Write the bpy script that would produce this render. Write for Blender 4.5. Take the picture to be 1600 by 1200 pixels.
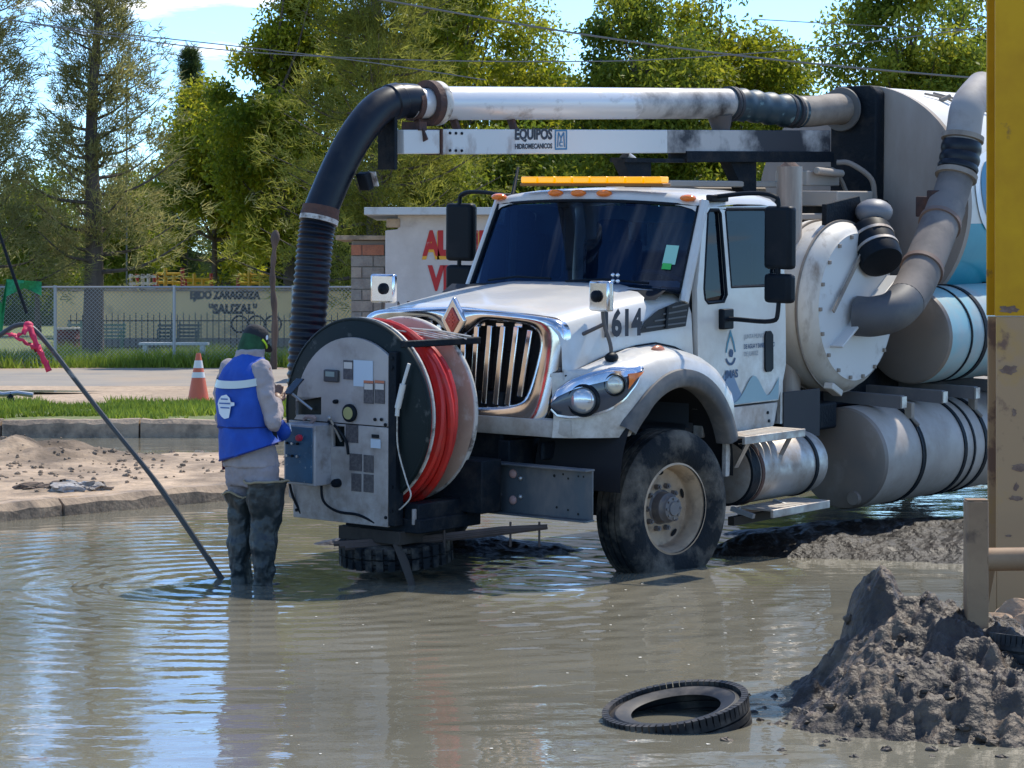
import bpy, bmesh, math, random
import numpy as np
from mathutils import Vector, Matrix, noise
from mathutils.geometry import tessellate_polygon
random.seed(7); RNG = np.random.default_rng(11)
S = bpy.context.scene
for o in list(bpy.data.objects): bpy.data.objects.remove(o)
COL = S.collection
rad = math.radians

# ------------------------------------------------------------------ camera, sky, sun, exposure
F_PX, CAM_H, HOR = 4000.0, 1.88, 445.0
cd = bpy.data.cameras.new('camera'); cam = bpy.data.objects.new('camera', cd); COL.objects.link(cam)
cd.sensor_width = 36.0; cd.lens = F_PX / 1600 * 36.0; cd.shift_y = -(600 - HOR) / 1600
cd.clip_start = 0.5; cd.clip_end = 6000
cam.location = (0, 0, CAM_H); cam.rotation_euler = (rad(90), 0, 0)
S.camera = cam
SUN_EL, SUN_AZ = rad(56), rad(35)          # azimuth measured from +Y towards +X
wd = bpy.data.worlds.new('World'); S.world = wd; wd.use_nodes = True
nt = wd.node_tree; N = nt.nodes; L = nt.links
for n in list(N): N.remove(n)
out = N.new('ShaderNodeOutputWorld'); bg = N.new('ShaderNodeBackground'); bg.inputs[1].default_value = 0.15
sky = N.new('ShaderNodeTexSky'); sky.sky_type = 'NISHITA'; sky.sun_disc = False
sky.sun_elevation = SUN_EL; sky.sun_rotation = SUN_AZ
sky.altitude = 2500; sky.air_density = 1.0; sky.dust_density = 0.0; sky.ozone_density = 2.0
tc = N.new('ShaderNodeTexCoord'); mp = N.new('ShaderNodeMapping'); mp.inputs['Scale'].default_value = (2.6, 2.6, 2.6)
mp.inputs['Location'].default_value = (2.35, 0.4, 1.1)
sx = N.new('ShaderNodeSeparateXYZ'); az_ = N.new('ShaderNodeMath'); az_.operation = 'ABSOLUTE'; ad_ = N.new('ShaderNodeMath'); ad_.inputs[1].default_value = 0.10; dv = N.new('ShaderNodeVectorMath'); dv.operation = 'DIVIDE'; cx_ = N.new('ShaderNodeCombineXYZ')
nz = N.new('ShaderNodeTexNoise'); nz.inputs['Scale'].default_value = 1.0; nz.inputs['Detail'].default_value = 7; nz.inputs['Roughness'].default_value = 0.55
cr = N.new('ShaderNodeValToRGB'); cr.color_ramp.elements[0].position = 0.575; cr.color_ramp.elements[1].position = 0.70
cr.color_ramp.elements[0].color = (0, 0, 0, 1); cr.color_ramp.elements[1].color = (1, 1, 1, 1)
mx = N.new('ShaderNodeMixRGB'); mx.inputs[2].default_value = (6.2, 6.2, 6.2, 1)
tint = N.new('ShaderNodeMixRGB'); tint.blend_type = 'MULTIPLY'; tint.inputs[0].default_value = 1.0; tint.inputs[2].default_value = (0.66, 0.86, 1.03, 1)
L.new(tc.outputs['Generated'], sx.inputs[0]); L.new(sx.outputs[2], az_.inputs[0]); L.new(az_.outputs[0], ad_.inputs[0])
for i_ in range(3): L.new(ad_.outputs[0], cx_.inputs[i_])
L.new(tc.outputs['Generated'], dv.inputs[0]); L.new(cx_.outputs[0], dv.inputs[1]); L.new(dv.outputs[0], mp.inputs[0]); L.new(mp.outputs[0], nz.inputs[0]); L.new(nz.outputs[0], cr.inputs[0])
L.new(sky.outputs[0], tint.inputs[1]); L.new(tint.outputs[0], mx.inputs[1]); L.new(cr.outputs[0], mx.inputs[0])
L.new(mx.outputs[0], bg.inputs[0]); L.new(bg.outputs[0], out.inputs[0])
sl = bpy.data.lights.new('sun', 'SUN'); sl.energy = 2.7; sl.angle = rad(0.53); sl.color = (1.0, 0.93, 0.80)
so = bpy.data.objects.new('sun', sl); COL.objects.link(so)
sd = Vector((math.sin(SUN_AZ) * math.cos(SUN_EL), math.cos(SUN_AZ) * math.cos(SUN_EL), math.sin(SUN_EL)))
so.rotation_euler = sd.to_track_quat('Z', 'Y').to_euler()
so.location = (0, 0, 40)
S.view_settings.view_transform = 'Standard'; S.view_settings.look = 'None'
S.view_settings.exposure = 0.92; S.view_settings.gamma = 1.0; S.view_settings.use_curve_mapping = False

def at(x, y, Y):                    # point at distance Y seen at photo position x, y
    return Vector(((x - 800) / F_PX * Y, Y, CAM_H + (HOR - y) / F_PX * Y))
def on(x, y, z=0.0):                # point on the level z
    Y = (z - CAM_H) / ((HOR - y) / F_PX)
    return Vector(((x - 800) / F_PX * Y, Y, z))

# ------------------------------------------------------------------ materials
MATS = {}
def mat(name, col, rough=0.6, metal=0.0, col2=None, scale=6.0, lo=0.42, hi=0.62, bump=0.0, bscale=None, coat=0.0,
        dirt=None, spec=0.5, trans=0.0, emit=None, stretch=None, detail=6, bdist=0.02, dirt_lo=0.48, dirt_hi=0.7, dirt_scale=3.0, zmud=None):
    if name in MATS: return MATS[name]
    m = bpy.data.materials.new(name); m.use_nodes = True; MATS[name] = m
    t = m.node_tree; n = t.nodes; l = t.links; b = n['Principled BSDF']
    b.inputs['Base Color'].default_value = (*col, 1); b.inputs['Roughness'].default_value = rough; b.inputs['Metallic'].default_value = metal
    b.inputs['Specular IOR Level'].default_value = spec
    if coat: b.inputs['Coat Weight'].default_value = coat; b.inputs['Coat Roughness'].default_value = 0.08
    if trans: b.inputs['Transmission Weight'].default_value = trans
    if emit: b.inputs['Emission Color'].default_value = (*emit[0], 1); b.inputs['Emission Strength'].default_value = emit[1]
    tcx = n.new('ShaderNodeTexCoord'); src = tcx.outputs['Object']
    if stretch:
        mpp = n.new('ShaderNodeMapping'); mpp.inputs['Scale'].default_value = stretch; l.new(src, mpp.inputs[0]); src = mpp.outputs[0]
    cout = None
    def layer(base, c2, sc, lo, hi, off):
        no = n.new('ShaderNodeTexNoise'); no.inputs['Scale'].default_value = sc; no.inputs['Detail'].default_value = detail; no.inputs['Roughness'].default_value = 0.62
        ad = n.new('ShaderNodeVectorMath'); ad.inputs[1].default_value = (off, off * 1.7, off * .6); l.new(src, ad.inputs[0]); l.new(ad.outputs[0], no.inputs['Vector'])
        rp = n.new('ShaderNodeMapRange'); rp.inputs[1].default_value = lo; rp.inputs[2].default_value = hi; l.new(no.outputs[0], rp.inputs[0])
        mi = n.new('ShaderNodeMixRGB'); mi.inputs[2].default_value = (*c2, 1); l.new(rp.outputs[0], mi.inputs[0])
        if base is None: mi.inputs[1].default_value = (*col, 1)
        else: l.new(base, mi.inputs[1])
        return mi.outputs[0], rp.outputs[0]
    if col2 is not None: cout, _ = layer(None, col2, scale, lo, hi, 0.0)
    if dirt is not None:
        cout, msk = layer(cout, dirt, dirt_scale, dirt_lo, dirt_hi, 5.3)
        mr = n.new('ShaderNodeMapRange'); mr.inputs[3].default_value = rough; mr.inputs[4].default_value = max(rough, 0.75); l.new(msk, mr.inputs[0]); l.new(mr.outputs[0], b.inputs['Roughness'])
    if zmud is not None:
        z0, z1, mc = zmud; sp_ = n.new('ShaderNodeSeparateXYZ'); l.new(tcx.outputs['Object'], sp_.inputs[0])
        zr = n.new('ShaderNodeMapRange'); zr.inputs[1].default_value = z1; zr.inputs[2].default_value = z0; l.new(sp_.outputs[2], zr.inputs[0])
        no = n.new('ShaderNodeTexNoise'); no.inputs['Scale'].default_value = 9; no.inputs['Detail'].default_value = 9; no.inputs['Roughness'].default_value = .75; l.new(tcx.outputs['Object'], no.inputs['Vector'])
        nr_ = n.new('ShaderNodeMapRange'); nr_.inputs[1].default_value = .38; nr_.inputs[2].default_value = .66; l.new(no.outputs[0], nr_.inputs[0])
        mu_ = n.new('ShaderNodeMath'); mu_.operation = 'MULTIPLY'; l.new(zr.outputs[0], mu_.inputs[0]); l.new(nr_.outputs[0], mu_.inputs[1])
        mi_ = n.new('ShaderNodeMixRGB'); mi_.inputs[2].default_value = (*mc, 1); l.new(mu_.outputs[0], mi_.inputs[0])
        if cout is None: mi_.inputs[1].default_value = (*col, 1)
        else: l.new(cout, mi_.inputs[1])
        cout = mi_.outputs[0]
    if cout is not None: l.new(cout, b.inputs['Base Color'])
    if bump:
        nb = n.new('ShaderNodeTexNoise'); nb.inputs['Scale'].default_value = bscale or scale * 4; nb.inputs['Detail'].default_value = 8; l.new(src, nb.inputs['Vector'])
        bp = n.new('ShaderNodeBump'); bp.inputs['Strength'].default_value = bump; bp.inputs['Distance'].default_value = bdist
        l.new(nb.outputs[0], bp.inputs['Height']); l.new(bp.outputs[0], b.inputs['Normal'])
    return m
def leafmat(name, dark, light, trans=0.45, warm=None):
    m = bpy.data.materials.new(name); m.use_nodes = True; MATS[name] = m
    t = m.node_tree; n = t.nodes; l = t.links; b = n['Principled BSDF']
    at_ = n.new('ShaderNodeAttribute'); at_.attribute_name = 'tone'
    rp = n.new('ShaderNodeValToRGB'); e = rp.color_ramp.elements
    e[0].color = (*dark, 1); e[1].color = (*light, 1)
    if warm: q = e.new(0.9); q.color = (*light, 1); e[-1].color = (*warm, 1)
    l.new(at_.outputs['Fac'], rp.inputs[0]); l.new(rp.outputs[0], b.inputs['Base Color']); b.inputs['Roughness'].default_value = 0.5
    b.inputs['Specular IOR Level'].default_value = 0.3
    tr = n.new('ShaderNodeBsdfTranslucent'); l.new(rp.outputs[0], tr.inputs[0])
    ms = n.new('ShaderNodeMixShader'); ms.inputs[0].default_value = trans
    l.new(b.outputs[0], ms.inputs[1]); l.new(tr.outputs[0], ms.inputs[2]); l.new(ms.outputs[0], n['Material Output'].inputs[0])
    return m
def glassmat(name, tint, gloss=(0.9, 0.95, 1)):
    m = bpy.data.materials.new(name); m.use_nodes = True; MATS[name] = m
    t = m.node_tree; n = t.nodes; l = t.links
    for k in list(n):
        if k.type == 'BSDF_PRINCIPLED': n.remove(k)
    tr = n.new('ShaderNodeBsdfTransparent'); tr.inputs[0].default_value = (*tint, 1)
    gl = n.new('ShaderNodeBsdfGlossy'); gl.inputs['Roughness'].default_value = 0.015; gl.inputs[0].default_value = (*gloss, 1)
    fr = n.new('ShaderNodeFresnel'); fr.inputs[0].default_value = 1.5
    ms = n.new('ShaderNodeMixShader'); l.new(fr.outputs[0], ms.inputs[0]); l.new(tr.outputs[0], ms.inputs[1]); l.new(gl.outputs[0], ms.inputs[2])
    l.new(ms.outputs[0], n['Material Output'].inputs[0])
    return m

# ------------------------------------------------------------------ mesh builder
def basis(d):
    d = Vector(d).normalized()
    a = Vector((0, 0, 1)) if abs(d.z) < 0.9 else Vector((1, 0, 0))
    x = d.cross(a).normalized(); y = d.cross(x).normalized()
    return x, y, d
class MB:
    def __init__(s): s.v = []; s.f = []
    def add(s, vs, fs):
        o = len(s.v); s.v += [tuple(p) for p in vs]; s.f += [tuple(i + o for i in f) for f in fs]; return s
    def box(s, c, d, rot=None):
        hx, hy, hz = d[0] / 2, d[1] / 2, d[2] / 2; c = Vector(c); vs = []
        for x in (-hx, hx):
            for y in (-hy, hy):
                for z in (-hz, hz):
                    p = Vector((x, y, z)); vs.append(c + (rot @ p if rot else p))
        return s.add(vs, [(0, 1, 3, 2), (4, 6, 7, 5), (0, 4, 5, 1), (2, 3, 7, 6), (0, 2, 6, 4), (1, 5, 7, 3)])
    def bar(s, p0, p1, w, h, up=(0, 0, 1)):
        p0 = Vector(p0); p1 = Vector(p1); d = (p1 - p0).normalized(); up = Vector(up)
        x = d.cross(up).normalized(); y = x.cross(d).normalized(); vs = []
        for p in (p0, p1):
            for a, b in ((-1, -1), (1, -1), (1, 1), (-1, 1)): vs.append(p + x * a * w / 2 + y * b * h / 2)
        return s.add(vs, [(0, 1, 2, 3), (7, 6, 5, 4), (0, 4, 5, 1), (1, 5, 6, 2), (2, 6, 7, 3), (3, 7, 4, 0)])
    def loft(s, rings, closed=True, cap=True):
        n = len(rings[0]); vs = [p for r in rings for p in r]; fs = []
        for i in range(len(rings) - 1):
            for j in range(n if closed else n - 1):
                k = (j + 1) % n; fs.append((i * n + j, i * n + k, (i + 1) * n + k, (i + 1) * n + j))
        if cap and closed: fs.append(tuple(range(n - 1, -1, -1))); fs.append(tuple((len(rings) - 1) * n + j for j in range(n)))
        return s.add(vs, fs)
    def cyl(s, p0, p1, r0, r1=None, n=16, cap=True):
        r1 = r0 if r1 is None else r1; p0 = Vector(p0); p1 = Vector(p1); x, y, d = basis(p1 - p0); rs = []
        for p, r in ((p0, r0), (p1, r1)): rs.append([p + (x * math.cos(a) + y * math.sin(a)) * r for a in [2 * math.pi * i / n for i in range(n)]])
        return s.loft(rs, True, cap)
    def tube(s, path, r, n=8, cap=True, closed=False, sy=1.0):
        P = [Vector(p) for p in path]; m = len(P); R_ = r if isinstance(r, (list, tuple)) else [r] * m
        T = []
        for i in range(m):
            a = P[(i - 1) % m] if (closed or i > 0) else P[i]; b = P[(i + 1) % m] if (closed or i < m - 1) else P[i]; T.append((b - a).normalized())
        x, y, _ = basis(T[0]); rs = []
        for i in range(m):
            if i: x = (x - T[i] * x.dot(T[i])).normalized(); y = T[i].cross(x).normalized()
            rs.append([P[i] + (x * math.cos(a) + y * math.sin(a) * sy) * R_[i] for a in [2 * math.pi * k / n for k in range(n)]])
        if closed: rs.append(rs[0]); return s.loft(rs, True, False)
        return s.loft(rs, True, cap)
    def lathe(s, prof, o, axis, n=32, closed=False):
        o = Vector(o); x, y, d = basis(axis); rs = []
        for i in range(n):
            a = 2 * math.pi * i / n; e = x * math.cos(a) + y * math.sin(a); rs.append([o + e * r + d * h for r, h in prof])
        rs.append(rs[0]); k = len(prof); vs = [p for r in rs[:-1] for p in r]; fs = []
        for i in range(n):
            j = (i + 1) % n
            for q in range(k if closed else k - 1): w = (q + 1) % k; fs.append((i * k + q, j * k + q, j * k + w, i * k + w))
        return s.add(vs, fs)
    def disc(s, c, axis, r, n=24):
        c = Vector(c); x, y, d = basis(axis); return s.add([c + (x * math.cos(a) + y * math.sin(a)) * r for a in [2 * math.pi * i / n for i in range(n)]], [tuple(range(n))])
    def ell(s, c, rr, rot=None, n=14, m=9):
        c = Vector(c); vs = []; fs = []
        for i in range(m + 1):
            t = math.pi * i / m
            for j in range(n):
                a = 2 * math.pi * j / n; p = Vector((rr[0] * math.sin(t) * math.cos(a), rr[1] * math.sin(t) * math.sin(a), rr[2] * math.cos(t))); vs.append(c + (rot @ p if rot else p))
        for i in range(m):
            for j in range(n): k = (j + 1) % n; fs.append((i * n + j, (i + 1) * n + j, (i + 1) * n + k, i * n + k))
        return s.add(vs, fs)
    def plate(s, loops, fn, th=None):
        """flat polygon with holes; fn(a,b)->point; th = offset vector for a second skin with walls"""
        tri = tessellate_polygon([[Vector((p[0], p[1], 0)) for p in lp] for lp in loops]); fl = [p for lp in loops for p in lp]; o = len(fl)
        vs = [Vector(fn(*p)) for p in fl]; fs = [tuple(t) for t in tri]
        if th is not None:
            th = Vector(th); vs += [p + th for p in vs]; fs = fs + [tuple(i + o for i in reversed(t)) for t in tri]; st = 0
            for lp in loops:
                k = len(lp)
                for i in range(k): j = (i + 1) % k; fs.append((st + i, st + j, st + j + o, st + i + o))
                st += k
        return s.add(vs, fs)
    def strip(s, a, b): return s.loft([a, b], False, False)
    def build(s, name, m, parent=None, smooth=40, bevel=0.0, seg=2, loc=None, rot=None, recalc=True, kind=None, sub=0):
        me = bpy.data.meshes.new(name); me.from_pydata([tuple(p) for p in s.v], [], s.f)
        if recalc:
            bm = bmesh.new(); bm.from_mesh(me); bmesh.ops.remove_doubles(bm, verts=bm.verts, dist=1e-5); bmesh.ops.recalc_face_normals(bm, faces=bm.faces); bm.to_mesh(me); bm.free()
        if smooth:
            me.polygons.foreach_set('use_smooth', [True] * len(me.polygons)); me.set_sharp_from_angle(angle=rad(smooth))
        me.materials.append(m); o = bpy.data.objects.new(name, me); COL.objects.link(o); o.parent = parent
        if loc is not None: o.location = loc
        if rot is not None: o.rotation_euler = rot
        if sub: k = o.modifiers.new('s', 'SUBSURF'); k.levels = k.render_levels = sub
        if bevel:
            k = o.modifiers.new('b', 'BEVEL'); k.width = bevel; k.segments = seg; k.limit_method = 'ANGLE'; k.angle_limit = rad(35)
        if kind: o['kind'] = kind
        return o
def empty(name, loc=(0, 0, 0), rz=0.0):
    o = bpy.data.objects.new(name, None); COL.objects.link(o); o.location = loc; o.rotation_euler = (0, 0, rz); o.empty_display_size = .2; return o
def tag(o, label=None, cat=None, group=None, kind=None):
    if label: o['label'] = label
    if cat: o['category'] = cat
    if group: o['group'] = group
    if kind: o['kind'] = kind
    return o
def dup(o, parent=None, loc=None, rot=None):
    c = o.copy(); COL.objects.link(c); c.parent = parent
    if loc is not None: c.location = loc
    if rot is not None: c.rotation_euler = rot
    for ch in list(o.children): dup(ch, c)
    return c
def text_mesh(txt, size, bold=0.0, ext=0.0, width=None):
    """glyph outlines as a flat mesh in the XY plane, origin at lower left"""
    cu = bpy.data.curves.new('t', 'FONT'); cu.body = txt; cu.size = size; cu.offset = bold; cu.extrude = ext; cu.resolution_u = 3
    o = bpy.data.objects.new('t', cu); COL.objects.link(o); dg = bpy.context.evaluated_depsgraph_get()
    me = bpy.data.meshes.new_from_object(o.evaluated_get(dg)); bpy.data.objects.remove(o); bpy.data.curves.remove(cu)
    n = len(me.vertices); co = np.zeros(n * 3); me.vertices.foreach_get('co', co); co = co.reshape(-1, 3)
    co[:, 0] -= co[:, 0].min(); co[:, 1] -= co[:, 1].min()
    if width: co[:, 0] *= width / co[:, 0].max()
    fs = [tuple(p.vertices) for p in me.polygons]; bpy.data.meshes.remove(me)
    return co, fs
def lettering(name, txt, size, o, xdir, ydir, m, parent, bold=0.0, width=None, ext=0.0):
    co, fs = text_mesh(txt, size, bold, ext, width); o = Vector(o); xd = Vector(xdir); yd = Vector(ydir); zd = xd.cross(yd).normalized()
    b = MB(); b.add([o + xd * float(c[0]) + yd * float(c[1]) + zd * float(c[2]) for c in co], fs)
    return b.build(name, m, parent, smooth=0, recalc=False)
def interp(x, xs, ys): return float(np.interp(x, xs, ys))
def smoothpath(P, n=8):
    P = [Vector(p) for p in P]; Q = [P[0] * 2 - P[1]] + P + [P[-1] * 2 - P[-2]]; o = []
    for i in range(1, len(Q) - 2):
        for k in range(n):
            t = k / n; a, b, c, d = Q[i - 1], Q[i], Q[i + 1], Q[i + 2]
            o.append(.5 * ((2 * b) + (c - a) * t + (2 * a - 5 * b + 4 * c - d) * t * t + (3 * b - a - 3 * c + d) * t ** 3))
    o.append(P[-1]); return o

# common materials
DUST = (0.30, 0.25, 0.19)
M_WHITE = mat('white_paint', (0.62, 0.605, 0.565), 0.28, 0, coat=0.35, zmud=(.85, 1.75, (.30, .245, .19)), dirt=(0.52, 0.46, 0.38), dirt_lo=.46, dirt_hi=.85, dirt_scale=2.2)
M_WHITED = mat('dusty_white_paint', (0.55, 0.53, 0.49), 0.5, 0, zmud=(.8, 1.4, (.24, .19, .145)), dirt=(0.36, 0.30, 0.24), dirt_lo=.45, dirt_hi=.72, dirt_scale=4, stretch=(1, 1, .5))
M_CHROME = mat('chrome', (0.74, 0.75, 0.77), 0.15, 1.0, col2=(0.52, 0.50, 0.47), scale=4, lo=.45, hi=.7)
M_ALU = mat('dull_aluminium', (0.50, 0.47, 0.43), 0.42, 0.6, dirt=(0.34, 0.28, 0.23), dirt_lo=.40, dirt_hi=.66, dirt_scale=5)
M_BLACK = mat('black_plastic', (0.006, 0.010, 0.015), 0.5, 0, dirt=(0.03, 0.03, 0.032), dirt_lo=.55, dirt_hi=.9, spec=.15)
M_DARK = mat('dark_chassis_paint', (0.007, 0.011, 0.016), 0.6, 0, spec=.15, dirt=(0.04, 0.037, 0.034), dirt_lo=.5, dirt_hi=.78, dirt_scale=6, bump=.3, bscale=40)
M_RUBBER = mat('tyre_rubber', (0.012, 0.015, 0.018), 0.75, 0, spec=.15, dirt=(0.15, 0.13, 0.105), dirt_lo=.46, dirt_hi=.66, dirt_scale=4, bump=.3, bscale=60)
M_FLARE = mat('grey_rubber_flare', (0.07, 0.072, 0.075), 0.6, 0, dirt=(0.25, 0.22, 0.19), dirt_lo=.5, dirt_hi=.85)
M_GLASS = glassmat('windscreen_glass', (0.16, 0.30, 0.46), (.42, .58, .92))
M_GLASS2 = glassmat('door_glass', (0.10, 0.14, 0.17), (.5, .55, .6))
M_DRUM = mat('dusty_off_white_drum', (0.64, 0.61, 0.55), 0.55, 0, col2=(0.46, 0.40, 0.32), scale=2.5, lo=.4, hi=.75, stretch=(1, 1, .35), dirt=(0.25, 0.19, 0.14), dirt_lo=.56, dirt_hi=.75, dirt_scale=6)
M_TANK = mat('dusty_grey_tank', (0.44, 0.385, 0.335), 0.6, 0.1, col2=(0.35, 0.30, 0.255), scale=2.0, dirt=(0.28, 0.22, 0.17), dirt_lo=.5, dirt_hi=.8)
M_STEEL = mat('galvanised_steel', (0.42, 0.43, 0.44), 0.42, 0.8, dirt=(0.28, 0.24, 0.2), dirt_lo=.5, dirt_hi=.8)
M_ORANGE = mat('orange_lens', (0.85, 0.20, 0.02), 0.2, 0, coat=.5)
M_RUST = mat('rusty_steel', (0.10, 0.045, 0.03), 0.8, 0, col2=(0.05, 0.03, 0.028), scale=9, bump=.4)
M_BLACKINK = mat('black_lettering', (0.015, 0.017, 0.03), 0.5)
M_HOSE = mat('black_rubber_hose', (0.006, 0.010, 0.017), 0.36, 0, spec=.3, dirt=(0.03, 0.03, 0.032), dirt_lo=.52, dirt_hi=.85, dirt_scale=4)
# ------------------------------------------------------------------ ground, water, kerbs
def _h(i, j, s=0): 
    v = np.sin(i * 127.1 + j * 311.7 + s * 74.7) * 43758.5453; return v - np.floor(v)
def vnoise(x, y, s=0):
    i = np.floor(x); j = np.floor(y); fx = x - i; fy = y - j; fx = fx * fx * (3 - 2 * fx); fy = fy * fy * (3 - 2 * fy)
    return (_h(i, j, s) * (1 - fx) + _h(i + 1, j, s) * fx) * (1 - fy) + (_h(i, j + 1, s) * (1 - fx) + _h(i + 1, j + 1, s) * fx) * fy
def fbm(x, y, o=5, s=0):
    r = 0; a = .5
    for k in range(o): r = r + a * (vnoise(x, y, s + k) - .5); x = x * 2.03 + 7.1; y = y * 2.03 + 3.7; a *= .52
    return r
def sstep(a, b, x): t = np.clip((x - a) / (b - a), 0, 1); return t * t * (3 - 2 * t)
KA = np.array((-4.06, 20.3)); KD = np.array((.616, .788)); KN = np.array((-.788, .616))
def ground_h(X, Y):
    d = (X - KA[0]) * KN[0] + (Y - KA[1]) * KN[1]
    isl = sstep(.02, .10, d) * (1 - sstep(26.6, 28.6, Y + fbm(X * .5, Y * .5, 3, 9) * 1.6))
    h = -.3 + isl * (.42 + .05 * fbm(X * .9, Y * .9, 4, 1))
    hp = np.exp(-(((X + 4.9) / .9) ** 2 + ((Y - 25.9) / .8) ** 2))
    h = h + isl * hp * (.15 + .35 * fbm(X * 3, Y * 3, 4, 2) + .16 * np.abs(fbm(X * 6, Y * 6, 4, 8))) + isl * .07 * fbm(X * 3, Y * 3, 5, 3)
    far = sstep(31.62, 31.75, Y); h = h * (1 - far) + far * (.17 + .05 * fbm(X * .35, Y * .35, 4, 5) - .0)
    right = sstep(2.15, 3.1, X + .4 * fbm(X, Y, 3, 6)) * (1 - sstep(13.5, 15.5, Y)) * sstep(8.6, 10.2, Y)
    h = h * (1 - right) + right * (.10 + .12 * fbm(X * 2, Y * 2, 4, 7))
    return h
def sheet(name, xs, ys, hf, m, colf=None, kind='structure'):
    X, Y = np.meshgrid(np.array(xs), np.array(ys)); Z = hf(X, Y); nx, ny = len(xs), len(ys)
    co = np.stack([X.ravel(), Y.ravel(), Z.ravel()], 1).astype(np.float32)
    i = np.arange(nx * ny).reshape(ny, nx); q = np.stack([i[:-1, :-1].ravel(), i[:-1, 1:].ravel(), i[1:, 1:].ravel(), i[1:, :-1].ravel()], 1)
    return npmesh(name, co, q, m, colf(X.ravel(), Y.ravel(), Z.ravel()) if colf else None, kind=kind, smooth=True)
def npmesh(name, co, q, m, tone=None, parent=None, kind=None, smooth=False):
    me = bpy.data.meshes.new(name); k = q.shape[1]; me.vertices.add(len(co)); me.vertices.foreach_set('co', co.astype(np.float32).ravel())
    me.loops.add(q.size); me.loops.foreach_set('vertex_index', q.astype(np.int32).ravel()); me.polygons.add(len(q))
    me.polygons.foreach_set('loop_start', np.arange(0, q.size, k, dtype=np.int32)); 
    if smooth: me.polygons.foreach_set('use_smooth', np.ones(len(q), dtype=bool))
    if tone is not None:
        tone = np.asarray(tone)
        if tone.ndim == 1: a = me.attributes.new('tone', 'FLOAT', 'POINT'); a.data.foreach_set('value', tone.astype(np.float32))
        else: a = me.attributes.new('tint', 'FLOAT_COLOR', 'POINT'); a.data.foreach_set('color', np.c_[tone, np.ones(len(tone))].astype(np.float32).ravel())
    me.update(calc_edges=True); me.validate(); me.materials.append(m); o = bpy.data.objects.new(name, me); COL.objects.link(o); o.parent = parent
    if kind: o['kind'] = kind
    return o
def tintmat(name, rough, bump, bscale, bdist=.03, var=.35, vs=8):
    m = bpy.data.materials.new(name); m.use_nodes = True; t = m.node_tree; n = t.nodes; l = t.links; b = n['Principled BSDF']; b.inputs['Roughness'].default_value = rough
    a = n.new('ShaderNodeAttribute'); a.attribute_name = 'tint'; tcx = n.new('ShaderNodeTexCoord')
    no = n.new('ShaderNodeTexNoise'); no.inputs['Scale'].default_value = vs; no.inputs['Detail'].default_value = 9; no.inputs['Roughness'].default_value = .7; l.new(tcx.outputs['Object'], no.inputs['Vector'])
    mr = n.new('ShaderNodeMapRange'); mr.inputs[1].default_value = .3; mr.inputs[2].default_value = .7; mr.inputs[3].default_value = 1 - var; mr.inputs[4].default_value = 1 + var; l.new(no.outputs[0], mr.inputs[0])
    mu = n.new('ShaderNodeVectorMath'); mu.operation = 'SCALE'; l.new(a.outputs['Color'], mu.inputs[0]); l.new(mr.outputs[0], mu.inputs['Scale']); l.new(mu.outputs[0], b.inputs['Base Color'])
    nb = n.new('ShaderNodeTexNoise'); nb.inputs['Scale'].default_value = bscale; nb.inputs['Detail'].default_value = 10; l.new(tcx.outputs['Object'], nb.inputs['Vector'])
    bp = n.new('ShaderNodeBump'); bp.inputs['Strength'].default_value = bump; bp.inputs['Distance'].default_value = bdist; l.new(nb.outputs[0], bp.inputs['Height']); l.new(bp.outputs[0], b.inputs['Normal'])
    return m
M_GROUND = tintmat('earth', .95, .7, 14, .03)
def ground_c(X, Y, Z):
    sand = np.array((.46, .335, .22)); mud = np.array((.10, .085, .065)); gr = np.array((.10, .13, .035)); dirt = np.array((.42, .31, .21)); dry = np.array((.23, .20, .09))
    n1 = fbm(X * .6, Y * .6, 4, 20)[:, None] + .5; n2 = np.clip(fbm(X * 2.2, Y * 2.2, 5, 22)[:, None] * 3.2 + .35, 0, 1); c = sand * (.75 + .5 * n1) * (1 - .5 * n2)
    hpc = np.exp(-(((X + 4.9) / 1.1) ** 2 + ((Y - 25.9) / .8) ** 2))[:, None]; c = c * (1 - .55 * hpc * (.5 + n2))
    w = sstep(.10, -.02, Z)[:, None]; c = c * (1 - w) + mud * w
    far = (Y > 31.6)[:, None]; fc = np.where(n1 > .52, dirt, dirt * .85)
    g = (((Y < 36.4 + 1.2 * n1[:, 0]) & (Y > 31.6)) | (Y > 52.6 + 1.0 * n1[:, 0]))[:, None]
    fc = np.where(g, gr * (1.1 - .4 * n1) + dry * .25, fc); c = np.where(far, fc, c)
    r = ((X > 2.0) & (Y < 15.6))[:, None]; c = np.where(r, np.array((.13, .105, .085)) * (.6 + .9 * n1), c)
    return c
fx = np.arange(-9, 6.01, .1); xs = np.r_[-3000, -800, -200, -80, -50, -30, -20, -15, -12, -10.4, fx, 7, 9, 12, 16, 24, 40, 80, 200, 800, 3000]
ys = np.r_[-60, -10, 2, 6, np.arange(8.4, 16, .12), np.arange(16, 32.4, .1), np.arange(32.5, 60, .4), 64, 70, 80, 100, 140, 200, 400, 900, 2500, 5000]
sheet('ground', xs, ys, ground_h, M_GROUND, ground_c)

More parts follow.
